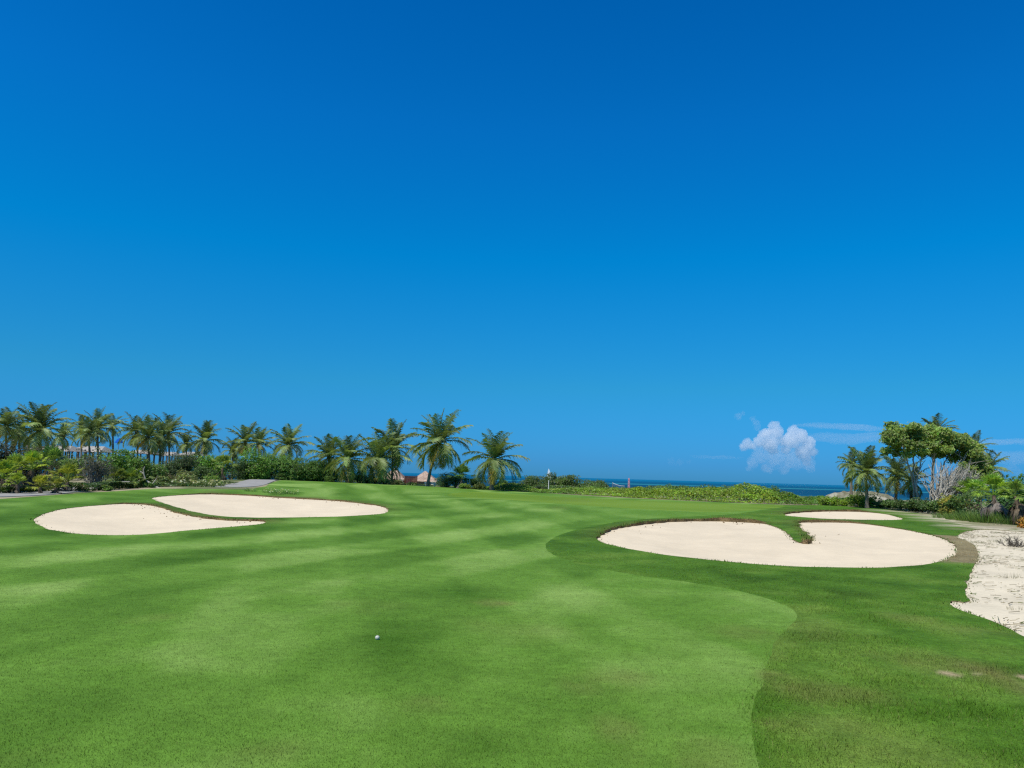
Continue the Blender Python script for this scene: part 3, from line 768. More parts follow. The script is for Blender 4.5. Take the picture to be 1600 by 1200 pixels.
# the isolated ones and the middle clump
pp("tall coconut palm with a slim leaning trunk beside the thatched cabana", 668, 686, 697, 640, 79, 101, n=27, low=-51, yellow=4, light=.35, trunk_r=.15)
pp("short trunkless-looking coconut palm standing alone between cabanas and bright vines", 768, 773, 722, 669, 75, 102, n=27, low=-58, yellow=1, light=.15, trunk_r=.2)
pp("coconut palm with the tallest leaves of the clump next to the cabanas", 612, 614, 705, 656, 84, 103, n=24, low=-38, yellow=1, light=.25)
pp("wide bushy coconut palm in the clump, its low leaves sweeping the grass edge", 592, 590, 724, 670, 81, 104, n=28, low=-52, yellow=2, light=.1)
pp("dark coconut palm in the clump with yellow leaves hanging at its foot", 543, 544, 722, 675, 80.5, 105, n=25, low=-45, yellow=3)
pp("bluish green coconut palm at the hedge end of the clump", 514, 514, 718, 678, 87, 106, n=23, low=-38, yellow=1)
pp("coconut palm alone above the dark feathery hedge, drooping to both sides", 452, 451, 701, 660, 92, 107, n=22, low=-41, yellow=1, light=.3)
pp("coconut palm with an orange tinged crown, first of the pair behind the bright shrub", 384, 383, 696, 660, 90, 108, n=23, low=-34, yellow=2, brown=1)
pp("coconut palm with one long leaf reaching sideways, second of the pair behind the bright shrub", 405, 404, 698, 664, 94, 109, n=20, low=-30, yellow=1)
pp("small yellow brown coconut palm crouching beside the orange tinged one", 362, 364, 708, 682, 96, 110, n=18, low=-41, yellow=4, brown=1)
pp("full round coconut palm behind the dark spreading bush", 318, 320, 693, 658, 88, 111, n=26, low=-45, yellow=1)
pp("small coconut palm tucked beside the full round one", 290, 291, 698, 673, 92, 112, n=20, low=-34, yellow=1)
pp("coconut palm with raised leaves and a thin bare trunk near the grey shelter end", 264, 263, 682, 644, 86, 113, n=21, low=-34, yellow=2)
pp("coconut palm with a golden lower crown between two bare trunked palms", 248, 250, 692, 655, 83, 114, n=20, low=-45, yellow=5)
pp("thick crowned coconut palm with a straight trunk above the bright green shrub", 233, 231, 688, 650, 80, 115, n=22, low=-41, yellow=2)
pp("coconut palm leaning over the shelter roofs with pale lower leaves", 214, 214, 680, 643, 90, 116, n=22, low=-41, yellow=2, light=.3)
pp("slender coconut palm whose thin trunk stands clear against the sky", 175, 176, 670, 645, 84, 117, n=18, low=-41, yellow=0)
pp("dark topped coconut palm standing behind the grey twiggy bush", 152, 152, 675, 636, 79, 118, n=25, low=-41, yellow=2)
pp("coconut palm with pale lower leaves in front of the shelter posts", 140, 138, 683, 650, 74, 119, n=22, low=-45, yellow=2, light=.35)
pp("small spiky coconut palm above the shelter roof", 126, 126, 672, 648, 88, 120, n=18, low=-34, yellow=0)
pp("low coconut palm with yellow green leaves beside the big feathery one", 96, 98, 686, 657, 78, 121, n=20, low=-41, yellow=2, light=.3)
pp("big feathery coconut palm with a yellow leaf fallen against its trunk", 62, 62, 680, 626, 66, 122, n=28, low=-44, yellow=2, light=.35, trunk_r=.16)
pp("golden leaved coconut palm at the picture's edge above the dark thicket", 8, 9, 672, 630, 64, 123, n=22, low=-45, yellow=5, light=.4)
pp("coconut palm half hidden by the thicket beside the golden leaved one", 28, 30, 686, 652, 69, 124, n=18, low=-41, yellow=2, light=.2)
# beside the big tree
pp("broad coconut palm with a dark straight trunk beside the sea gap", 1355, 1353, 742, 696, 58, 125, n=28, low=-46, yellow=2, light=.3, trunk_r=.14)
pp("thin coconut palm behind the broad one by the grey dune", 1330, 1331, 728, 702, 66, 126, n=20, low=-41, yellow=1)
pp("coconut palm with a leaning trunk just beside the pale stemmed tree", 1399, 1403, 748, 706, 60, 127, n=22, low=-41, yellow=1, light=.15)
pp("low coconut palm with a brown thatch of dead leaves under the pale stemmed tree", 1424, 1426, 757, 722, 57, 128, n=18, low=-45, yellow=0, brown=5)
pp("tall coconut palm poking its spiky head above the pale stemmed tree", 1456, 1463, 680, 646, 62, 129, n=22, low=-30, yellow=0)
pp("coconut palm hidden behind the tree, its leaves showing on the seaward slope of the crown", 1500, 1522, 708, 672, 63, 130, n=22, low=-38, yellow=0)
pp("low coconut palm whose leaf tips stick out behind the tree's lowest lobe", 1530, 1544, 738, 700, 62, 131, n=20, low=-38, yellow=0)

# ------------------------------------------------------------------ shrubs, fan palms and bushes
def sh(label, px, top, Y, wpx, leaf, c, seed, **kw):
    b = foot(px, Y); h = max(.35, float(at(px, top, Y)[2] - b[2]))
    return shrub(label, b, wpx * Y / FPX, h, leaf, c, seed, **kw)
def fp(label, px, top, Y, Rpx, seed, **kw):
    b = foot(px, Y); R = Rpx * Y / FPX; h = max(.3, float(at(px, top, Y)[2] - b[2]) - R * 1.0)
    return fan_palm(label, b, h, R, seed, **kw)
DK = (.060, .100, .026); MD = (.115, .205, .040); BR = (.13, .27, .030); LM = (.23, .33, .052); YG = (.28, .31, .045); OL = (.135, .165, .045); FE = (.15, .27, .06)
VI = (.19, .29, .022)
# left thicket
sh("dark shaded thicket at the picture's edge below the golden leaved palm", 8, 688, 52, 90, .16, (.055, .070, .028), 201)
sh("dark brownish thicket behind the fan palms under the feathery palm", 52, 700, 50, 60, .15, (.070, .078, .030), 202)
sh("dull green bush in front of the shelter posts", 96, 714, 56, 60, .14, MD, 203)
fp("bright fan palm at the very edge of the picture, low beside the path", 4, 728, 40, 20, 301, colr=(0.280, 0.395, 0.045))
fp("fan palm with a tall brown skirt behind the one at the picture's edge", 22, 716, 44, 17, 302, colr=(0.245, 0.346, 0.053), skirt=22)
fp("small lime fan palm crouching at the path edge under the tall skirted one", 28, 744, 39, 13, 303, colr=(0.263, 0.362, 0.045), skirt=8)
fp("lime fan palm catching the sun in front of the dark thicket", 50, 714, 45, 19, 304, colr=(0.333, 0.445, 0.045), skirt=18)
fp("upright dark green fan palm left of the grey twiggy bush", 74, 707, 47, 20, 305, colr=(0.122, 0.215, 0.045), skirt=20)
fp("small yellow green fan palm by the path below the upright dark one", 64, 750, 40, 13, 306, colr=(0.297, 0.329, 0.045), skirt=8)
fp("reddish tipped fan palm with bright new leaves beside the grey twiggy bush", 104, 733, 43, 20, 307, colr=(0.297, 0.346, 0.045), skirt=20)
fp("fan palm mostly dead and brown at the path edge", 84, 757, 40.5, 12, 308, colr=(0.245, 0.281, 0.060), skirt=20)
fp("fan palm with a wide dead skirt just past the grey twiggy bush", 182, 742, 50, 16, 309, colr=(0.158, 0.215, 0.045), skirt=26)
fp("half dead fan palm beside the wide skirted one", 204, 744, 51, 15, 310, colr=(0.175, 0.264, 0.045), skirt=22)
b = foot(146, 48); twig_bush("grey twiggy bush, nearly leafless, standing by the cart path", b, 2.3, float(at(146, 712, 48)[2] - b[2]), 401, (.20, .19, .165), 44, leafc=(.10, .11, .06))
sh("bright green rounded shrub rising over the twiggy bush", 191, 699, 58, 46, .19, BR, 204)
sh("lime shrub at the foot of the bright rounded shrub", 216, 716, 57, 26, .15, (.10, .19, .02), 205)
sh("low leafy shrub behind the pale fallen branch", 232, 722, 60, 44, .14, MD, 206)
sh("dark wind-flattened bush spreading below the full round palm", 284, 711, 68, 66, .12, (.060, .100, .030), 207)
sh("olive bush on the slope in front of the wind-flattened bush", 272, 733, 62, 62, .11, OL, 208)
sh("bright leafy shrub under the small tucked palm", 326, 703, 74, 34, .17, BR, 209)
sh("mid green shrub beside the path bend", 318, 728, 66, 40, .13, (.07, .13, .025), 210)
fp("pale green fan palm standing by the path bend", 346, 716, 72, 15, 311, colr=(0.245, 0.346, 0.075), skirt=8)
sh("bright shrub with large leaves in front of the palm pair", 390, 699, 80, 40, .19, BR, 211)
sh("mid green shrub at the start of the feathery hedge", 372, 718, 79, 36, .13, (.055, .11, .022), 212)
GH = "dark feathery bushes of the hedge"
for k, (px, top, w, lab) in enumerate(((398, 719, 34, "first dark feathery bush of the hedge, next to the cart path"), (421, 717, 32, "dark feathery bush of the hedge just past the path's crest"),
        (444, 716, 34, "feathery hedge bush directly below the lone drooping palm"), (468, 718, 34, "feathery hedge bush between the lone palm and the clump"),
        (492, 722, 32, "feathery hedge bush reaching the bluish palm"), (512, 727, 28, "last low feathery bush of the hedge under the bluish palm"))):
    sh(lab, px, top - 2, 84 + k * .4, w * 1.25, .22, FE, 220 + k, n=7000, aspect=.3, group=GH, name="feathery_shrub", tall=1.25)
sh("flowering pale green weed clump on the slope below the olive bush", 252, 744, 55, 44, .13, (.21, .27, .08), 230)
sh("pale flowering weeds on the path's sandy verge", 290, 741, 56, 40, .13, (.24, .30, .09), 231)
sh("grassy light green clump close to where the path reappears", 330, 741, 57.5, 30, .13, (.19, .31, .05), 232)
sh("ragged green clump on the verge with dry stalks", 312, 753, 55.5, 28, .12, (.17, .23, .06), 233)
sh("low green clump beneath the pale fallen branch", 226, 762, 51, 44, .12, (.09, .18, .03), 234)
sh("dark green bush filling the gap behind the grey skirted fan palm", 712, 741, 80, 34, .14, MD, 262)
sh("green bush beside the lone palm's trunk, seen under its hanging leaves", 742, 746, 79, 26, .13, MD, 263)
sh("low dark bush on the vine side of the lone palm's foot", 786, 751, 80, 24, .13, MD, 264)
sh("lime clump of new growth at the foot of the olive bush", 268, 753, 55, 26, .13, (.20, .30, .045), 258)
sh("yellowish low clump beside the half dead fan palm", 208, 757, 49.5, 22, .12, (.20, .25, .05), 259)
sh("little green clump growing out of the verge below the twiggy bush", 164, 761, 45.5, 24, .11, (.13, .22, .035), 260)
sh("dry brownish clump at the twiggy bush's foot", 128, 760, 44.5, 22, .10, (.17, .14, .08), 261)
# under and around the clump, cabanas, lone palm
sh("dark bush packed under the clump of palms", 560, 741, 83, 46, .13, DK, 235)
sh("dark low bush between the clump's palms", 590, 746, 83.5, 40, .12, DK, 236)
sh("small olive bush in front of the first cabana", 620, 750, 80, 26, .12, OL, 237)
sh("low green bush between the two cabanas", 643, 754, 80, 16, .12, MD, 238)
sh("feathery grey green bush beside the second cabana", 699, 738, 78, 24, .14, (.095, .165, .065), 239, aspect=.22, name="feathery_shrub", tall=1.3)
fp("dark fan palm with a grey dead skirt between cabana and lone palm", 720, 732, 77, 16, 312, colr=(0.088, 0.182, 0.045), skirt=24, skc=(.16, .155, .13))
sh("small lime clump in front of the grey skirted fan palm", 727, 755, 75.5, 18, .13, LM, 240)
sh("yellow green clump at the lone palm's foot", 748, 756, 75, 26, .11, (.13, .16, .03), 241)
sh("dark green mound of shrubs seaward of the bright vines, nearest the lone palm", 836, 743, 86, 46, .15, (.085, .145, .032), 242)
sh("spiky topped dark mound right under the distant sail", 864, 740.5, 88, 60, .17, (.095, .155, .034), 243)
sh("spiky topped dark mound in the middle of the scrub belt", 896, 740, 87, 52, .17, (.10, .165, .034), 244)
sh("low end of the dark mounds, sloping down to the sea view", 928, 747, 86, 54, .15, (.11, .18, .034), 245)
sh("small grey green bush with the white marker post beside it", 846, 758, 79, 22, .11, (.040, .070, .024), 246)
sh("dark bushy patch in the scrub belt below the red beacon pole", 1000, 761, 78, 42, .14, (.055, .105, .02), 247)
sh("dark leafy bump halfway along the bright vines", 1086, 761, 74, 34, .14, (.065, .12, .02), 248)
sh("leafy rounded mound at the end of the vines beside the white beach gap", 1195, 759, 70, 62, .16, (.085, .165, .02), 249)
# around the big tree
sh("low bright vine clump under the broad palm", 1350, 771, 60, 60, .13, VI, 250)
sh("low lime clump beside the white beach gap", 1300, 775, 62, 46, .13, VI, 251)
sh("bright green bush at the foot of the pale stemmed tree", 1482, 765, 52, 44, .17, (.075, .19, .025), 252)
sh("yellow and green leaved bush beside the sandy verge", 1492, 776, 47, 56, .16, (.25, .25, .03), 253)
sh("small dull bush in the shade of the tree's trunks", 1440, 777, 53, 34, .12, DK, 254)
fp("fan palm with a great grey skirt of dead leaves by the sandy ground", 1557, 752, 38.5, 22, 313, colr=(0.263, 0.412, 0.045), skirt=46, skc=(.20, .17, .15))
fp("bright fan plant beneath the tree's lowest lobe", 1530, 757, 47, 18, 314, colr=(0.227, 0.395, 0.045), skirt=8)
fp("fan palm leaning behind the yellow and green bush", 1515, 756, 50, 18, 315, colr=(0.175, 0.281, 0.045), skirt=16)
fp("fan palm with brown skirt at the picture's edge by the sandy ground", 1597, 758, 37, 18, 316, colr=(0.193, 0.296, 0.045), skirt=26)
sh("big leaved green shrub rising at the picture's edge behind the fan palms", 1594, 738, 46, 40, .20, (.085, .18, .025), 255)
sh("dark green bush between the great skirted fan palm and the edge shrub", 1576, 757, 48, 40, .16, (.045, .09, .025), 256)
sh("small orange leaved plant at the picture's edge", 1602, 806, 34, 14, .14, (.42, .22, .03), 257, n=160)
GT = "tall grass tufts by the sandy ground"
for k, (px, Y, hh, lab) in enumerate(((1498, 41, .55, "grass tuft growing nearest the yellow and green bush"), (1516, 40, .7, "tall grass tuft between bush and great skirted fan palm"), (1536, 38.5, .8, "tall grass tuft leaning on the great skirted fan palm"),
        (1580, 37.5, .7, "grass tuft between the two skirted fan palms"), (1476, 43, .4, "short grass tuft in the shadow below the yellow and green bush"))):
    b = foot(px, Y); grass_tuft(lab, b, .6, hh * .85, 300, (.15, .245, .05), 500 + k, group=GT)
for k, (px, py, r, c, lab) in enumerate(((1527, 848, .16, (.16, .17, .06), "small weed sprouting from the sandy ground near the brown earth bank"), (1557, 847, .25, (.15, .17, .05), "largest green weed on the sandy ground"),
        (1545, 851, .14, (.18, .16, .08), "tiny dry weed beside the largest one on the sand"), (1580, 902, .2, (.15, .15, .06), "weed low down on the sandy ground's slope"), (1588, 952, .13, (.20, .17, .06), "reddish weed at the lower corner of the sandy ground"),
        (1555, 820, .3, (.22, .22, .12), "dry pale weed where the sand meets the fan palm"))):
    p = hit(px, py); grass_tuft(lab, (p[0], p[1], float(zg(*p)) - .02), r, r * .6, 60, c, 520 + k, name="weed", cat="weed")
p = hit(1588, 853); twig_bush("dark grey heap of dry twigs lying on the sandy ground", (p[0], p[1], float(zg(*p))), 1.5, .42, 402, (.12, .105, .085), 34, fine=.8, name="dry_twig_heap")
GW = "white flowering weeds along the bunker's grass"
for k, (px, py, lab) in enumerate(((392, 768, "white flowered weeds where the cart path dips behind the grass"), (421, 770, "white flowered weed in the middle of the row above the long bunker"), (432, 773, "white flowered weed lowest in the row above the long bunker"),
        (441, 771, "white flowered weed beside the row's lowest one"), (455, 772.5, "last white flowered weed of the row, alone on the grass"))):
    p = hit(px, py); grass_tuft(lab, (p[0], p[1], float(zg(*p))), .45, .28, 110, (.13, .20, .05), 540 + k, name="flowering_weed", group=GW, cat="weed", flowers=((.55, .56, .36), 16, .10))
for k, (px, Y, lab) in enumerate(((305, 54.8, "white flowered weed on the path's verge among the pale weeds"), (326, 55, "white flowered weed at the corner of the reappearing path"), (340, 56, "white flowered weed against the light green clump"), (278, 54, "white flowered weed on the slope by the pale flowering clump"))):
    b = foot(px, Y); grass_tuft(lab, b, .5, .45, 130, (.13, .19, .05), 550 + k, name="flowering_weed", cat="weed", flowers=((.50, .52, .32), 34, .14))

# ------------------------------------------------------------------ pale fallen branch
b = foot(247, 51); mb = MB(); m = 51 / FPX; pc = (.38, .35, .29)
def bp(px, py): return at(px, py, 51) - b
mb.tube([bp(249, 764), bp(238, 757), bp(228, 751), bp(222, 746)], [.08, .075, .06, .045], pc, 7)
mb.tube([bp(228, 751), bp(225, 742), bp(224, 735), bp(226, 729)], [.05, .04, .035, .02], pc, 6)
mb.tube([bp(224, 740), bp(218, 736), bp(212, 733)], [.05, .035, .02], pc, 5)
mb.tube([bp(238, 757), bp(243, 750), bp(246, 744)], [.05, .035, .02], pc, 5)
tag(mb.build("fallen_branch", M['wood'], None, True), "pale bare fallen branch lying on the slope by the olive bush", "branch").location = [float(v) for v in b]

# ------------------------------------------------------------------ the big tree with pale stems
TY = 54.0; tb = foot(1440, TY)
tree = empty("sea_almond_tree", tb, "big spreading tree with many pale bare stems and a domed green crown", "tree")
rng = np.random.default_rng(77)
def T3(px, py, dy=0.): return at(px, py, TY + dy) - tb
mb = MB(); pale = np.array([.40, .36, .30])
STEMS = [((1432, 778), (1424, 745), (1416, 715), (1408, 692), .11), ((1436, 778), (1426, 742), (1428, 715), (1430, 690), .10), ((1440, 778), (1430, 752), (1440, 722), (1436, 690), .09),
         ((1446, 778), (1440, 745), (1452, 718), (1458, 690), .12), ((1452, 778), (1456, 740), (1460, 715), (1472, 688), .11), ((1458, 778), (1470, 742), (1478, 718), (1494, 692), .10),
         ((1462, 778), (1478, 752), (1498, 730), (1514, 706), .09), ((1466, 778), (1490, 762), (1515, 742), (1532, 722), .09), ((1470, 778), (1500, 768), (1525, 752), (1542, 738), .08), ((1444, 778), (1452, 730), (1446, 700), (1418, 684), .07)]
for a, b_, c, d, r in STEMS[:3] + STEMS[4:8]:
    r *= .72
    q = [T3(*a, rng.uniform(-1, 1) * .6), T3(*b_, rng.uniform(-1, 1)), T3(*c, rng.uniform(-1.2, 1.2)), T3(*d, rng.uniform(-1.2, 1.2))]; q[0][2] = -.1
    t = np.linspace(0, 1, 14)[:, None]; w = t * 3; ix = np.minimum(w.astype(int)[:, 0], 2); f = w[:, 0] - ix; q = np.array(q)
    P = q[ix] * (1 - f)[:, None] + q[ix + 1] * f[:, None]
    P[1:-1] = (P[:-2] + 2 * P[1:-1] + P[2:]) / 4; P += rng.normal(0, .035, P.shape)
    mb.tube(P, r * (1.05 - .65 * t[:, 0]), pale * rng.uniform(.75, 1.1), 6, False)
    for k in range(5):
        i = rng.integers(5, 13); e = P[i] + np.array([rng.normal(0, .8), rng.normal(0, .8), rng.uniform(.4, 1.3)]); mm = (P[i] + e) / 2 + rng.normal(0, .12, 3)
        mb.tube([P[i], mm, e], [r * .42, r * .3, r * .14], pale * rng.uniform(.65, 1.05), 5, False)
mb.build("trunk", M['bark'], tree, True)
CL = [(1392, 683, 17, 15), (1408, 676, 18, 15), (1424, 678, 17, 14), (1400, 695, 13, 9), (1420, 692, 15, 9), (1384, 678, 10, 10), (1440, 682, 16, 13), (1455, 677, 17, 14), (1472, 680, 17, 13), (1486, 688, 15, 12), (1462, 694, 17, 9), (1444, 696, 12, 8), (1484, 700, 14, 8),
      (1498, 694, 14, 11), (1512, 702, 15, 12), (1526, 712, 13, 12), (1510, 716, 12, 9), (1526, 726, 14, 12), (1540, 736, 13, 12), (1532, 746, 13, 11), (1546, 750, 9, 9), (1518, 735, 10, 9), (1540, 722, 9, 8), (1396, 668, 12, 9), (1430, 671, 14, 8), (1452, 673, 13, 8), (1478, 675, 13, 8), (1500, 684, 12, 9), (1514, 692, 11, 8), (1528, 702, 10, 8), (1520, 748, 11, 9), (1506, 728, 9, 8), (1550, 742, 9, 9), (1536, 758, 10, 8), (1390, 703, 10, 7), (1404, 706, 11, 7), (1424, 703, 12, 8), (1441, 708, 12, 8), (1458, 706, 12, 8), (1476, 711, 12, 8), (1494, 714, 12, 9), (1506, 742, 10, 8)]
mb = MB(); s = TY / FPX; lobes = []
for px, py, a, b_ in CL:
    for k in range(3 if a > 12 else 2):
        c = T3(px + rng.normal(0, 3), py + rng.normal(0, 2.5), rng.uniform(-1.6, 1.6)); q = rng.uniform(.58, 1.0)
        lobes.append((*c, a * s * q, a * s * q * 1.2, b_ * s * q))
P, d, k = blob_pts(rng, lobes, 30000, .25)
tone = rng.uniform(.65, 1.3, len(lobes))[k][:, None]
leaves(mb, rng, P, d * .5 + [-.25, -.4, .6], .19, np.array([.205, .300, .058]) * tone * (1 + .1 * rng.normal(0, 1, (len(P), 3))), .3, .62)
mb.build("crown", M['leaf'], tree)
b = foot(1462, 51.5); twig_bush("leafless grey bush of fanned twigs leaning away from the pale stemmed tree", b, 2.7, 3.7, 403, (.40, .37, .31), 84, lean=(.7, 0), fine=1.35)

# ------------------------------------------------------------------ ground cover: bright vines on the dune, undergrowth behind the shrubs
def cover(name, label, profile, leaf, colr, seed, dens, depth, mat='leaf', amt=.35, aspect=.7):
    """profile: (px, Y front, top py) – a belt of low leafy growth following the front edge"""
    rng = np.random.default_rng(seed); pr = np.array(profile, float)
    Pq, H = [], []
    Fw = np.array([W2(p[0], p[1]) for p in pr]); hh = np.array([max(.2, float(at(p[0], p[2], p[1] + 2)[2]) - float(zg(*W2(p[0], p[1] + 2)))) for p in pr])
    seg = np.linalg.norm(np.diff(Fw, axis=0), axis=1); cum = np.concatenate([[0], np.cumsum(seg)]); n = int(dens * cum[-1] * depth)
    u = rng.random(n) * cum[-1]; v = rng.random(n) ** 1.1
    x = np.interp(u, cum, Fw[:, 0]); y = np.interp(u, cum, Fw[:, 1]) + v * depth; h = np.interp(u, cum, hh)
    ht = h * sstep(0, .16, v) * (.72 + .75 * fbm(x / 1.9, y / 1.9, 3, seed)) + .08
    z = zg(x, y) + ht * (1 - .45 * rng.random(n) ** 2)
    mb = MB(); tone = (1 + .5 * fbm(x / 1.1, y / 1.1, 2, seed + 1))[:, None]
    kind = sstep(-.1, .35, fbm(x / 3.5, y / 3.5, 3, seed + 3))[:, None]
    c = np.asarray(colr) * (1 + kind * (np.array([.62, .78, .9]) - 1)) * tone * (1 + .1 * rng.normal(0, 1, (n, 3)))
    leaves(mb, rng, np.stack([x, y, z], 1), np.tile([-.25, -.5, 1.0], (n, 1)), leaf, np.clip(c, .004, 1), amt, aspect)
    return tag(mb.build(name, M[mat]), label, "ground cover", None, "stuff")
cover("beach_vines", "bright yellow green beach vines covering the low dune", [(757, 77, 764), (778, 76, 757), (810, 75, 758), (840, 74, 765), (880, 72.5, 766), (930, 71, 763), (990, 69, 765), (1050, 65.5, 767), (1110, 63.5, 767), (1170, 61.5, 764), (1220, 61, 766), (1250, 61, 773), (1275, 62, 781)], .17, VI, 601, 95, 7.5)
cover("beach_vines", "low bright creepers between the beach gap and the pale stemmed tree", [(1275, 63, 782), (1300, 63, 779), (1340, 60.5, 781), (1390, 58, 784), (1424, 55, 784)], .15, (.11, .22, .02), 602, 95, 5)
cover("undergrowth", "darker mixed scrub further back on the dune", [(776, 84, 760), (850, 82, 757), (930, 80, 757), (1000, 77, 766), (1060, 74, 764), (1130, 70, 764), (1200, 68, 765), (1236, 67.5, 772)], .17, (.10, .175, .032), 603, 45, 14)
cover("undergrowth", "mixed low undergrowth between the fan palms and shrubs along the path", [(-60, 36, 770), (0, 38.2, 760), (70, 42, 756), (140, 44.2, 753), (200, 49, 752), (250, 52, 754), (290, 54.0, 759), (318, 54.3, 762)], .15, (.10, .155, .036), 604, 75, 7)
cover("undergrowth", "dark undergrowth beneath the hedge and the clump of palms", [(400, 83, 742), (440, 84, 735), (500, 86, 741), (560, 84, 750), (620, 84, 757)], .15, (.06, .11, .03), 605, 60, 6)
cover("undergrowth", "scrubby growth behind the skirted fan palms and under the big tree", [(1436, 54, 782), (1470, 50, 786), (1520, 44, 780), (1560, 42, 772), (1640, 40, 770)], .15, (.085, .15, .034), 606, 60, 9)
cover("undergrowth", "distant bushes filling the slope behind the palms", [(-40, 62, 712), (60, 66, 711), (130, 70, 711), (210, 72, 712), (300, 82, 714), (350, 88, 722)], .2, (.085, .14, .035), 607, 34, 11)
# ------------------------------------------------------------------ thatched beach cabanas
def cabana(label, px, Y, wpx, peak, eave, red, seed):
    b = foot(px, Y); s = Y / FPX; w = wpx * s / 2; ze = float(at(px, eave, Y)[2] - b[2]); zp = float(at(px, peak, Y)[2] - b[2])
    rng = np.random.default_rng(seed); root = empty("beach_cabana", b, label, "cabana", "thatched beach cabanas")
    mb = MB(); col = np.array([.46, .33, .26]); n = 26
    # shaggy hip roof: rows of overlapping thatch
    rows = 9
    for r in range(rows):
        f0, f1 = r / rows, (r + 1.35) / rows
        k0, k1 = 1 - min(f1, 1) * .94, 1 - f0 * .94
        zl, zh = ze - .12 + (zp - ze) * f0, ze + (zp - ze) * min(f1, 1)
        ring = lambda k, z, j: np.array([[w * k * 1.12 * sx * (1 + j * rng.normal(0, .015)), w * k * 1.12 * sy * (1 + j * rng.normal(0, .015)), z + j * rng.normal(0, .03)] for sx, sy in per])
        per = [(math.cos(a) / max(abs(math.cos(a)), abs(math.sin(a))) * (.92 if 1 else 1), math.sin(a) / max(abs(math.cos(a)), abs(math.sin(a)))) for a in np.arange(44) * 2 * math.pi / 44]
        A = ring(k1, zl, 1); B = ring(k0, zh, 0); i = np.arange(44); j = (i + 1) % 44
        mb.add(np.vstack([A, B]), np.stack([i, j, j + 44, i + 44], 1), np.repeat(col * rng.uniform(.75, 1.2, (88, 1)), 1, 0))
    mb.build("roof", M['thatch'], root)
    for sx in (-1, 1):
        for sy in (-1, 1):
            mb = MB(); mb.tube([(sx * w * .86, sy * w * .86, -.1), (sx * w * .86, sy * w * .86, ze * .5), (sx * w * .86, sy * w * .86, ze + .25)], [.11, .10, .10], (.30, .20, .13), 8); mb.build("post", M['wood'], root)
            mb = MB(); t = np.linspace(0, 1, 9); R = .2 + .16 * np.abs(t - .42) * 1.6
            mb.tube(np.stack([0 * t + sx * w * .72, 0 * t + sy * w * .88, .08 + t * (ze - .15)], 1), R, (.78, .74, .68), 10); mb.build("curtain", M['cloth'], root, True)
    mb = MB(); mb.box((-w * .6, -w * .35, .05), (w * .6, w * .6, .5), (.75, .72, .68)); mb.box((-w * .6, w * .45, .5), (w * .6, w * .6, 1.1), (.70, .66, .60)); mb.build("day_bed", M['cloth'], root)
    if red:
        mb = MB(); mb.box((-w * .84, w * .80, 0), (w * .84, w * .84, ze - .05), (.22, .075, .045)); mb.box((-w * .97, w * .7, ze - .45), (w * .97, w * .9, ze - .1), (.20, .07, .045)); mb.build("back_panel", M['wood'], root)
    return root
cabana("thatched cabana half hidden by the clump of palms, with white curtains", 616, 95, 34, 731, 747, True, 1)
cabana("thatched cabana standing clear beside the tall leaning palm, with white curtains", 664, 95, 38, 736, 750.5, False, 2)
# red brown wooden screen between them
b = foot(642, 90); mb = MB(); w = 20 * 90 / FPX / 2
for k in range(12):
    x0 = -w + 2 * w * k / 12; mb.box((x0, -.02, 0), (x0 + 2 * w / 12 - .015, .02 + .004 * (k % 2), 0.8), np.array([.13, .05, .035]) * (.8 + .4 * RNG.random()))
o = empty("wooden_screen", b, "low red brown wooden screen between the two cabanas", "screen"); mb.build("boards", M['wood'], o)
mb = MB(); mb.box((-w - .03, -.05, .8), (w + .03, .05, .87), (.14, .055, .04)); mb.build("top_rail", M['wood'], o)
# white lounger near the palm
b = foot(675, 79.5); o = empty("sun_lounger", b, "white sun lounger beside the tall leaning palm's foot", "sun lounger")
mb = MB(); mb.box((-.75, -.3, .30), (.35, .3, .40), (.8, .79, .76)); mb.build("seat", M['cloth'], o)
mb = MB(); mb.add([(.36, -.3, .31), (.36, .3, .31), (.85, .3, .72), (.85, -.3, .72), (.33, -.3, .40), (.33, .3, .40), (.79, .3, .79), (.79, -.3, .79)], [(0, 1, 2, 3), (7, 6, 5, 4), (0, 4, 5, 1), (1, 5, 6, 2), (2, 6, 7, 3), (3, 7, 4, 0)], (.8, .79, .76)); mb.build("backrest", M['cloth'], o)
for sx in (-.65, .28):
    for sy in (-.26, .26):
        mb = MB(); mb.tube([(sx, sy, -.02), (sx, sy, .30)], [.03, .03], (.75, .74, .72), 6); mb.build("leg", M['paint'], o)

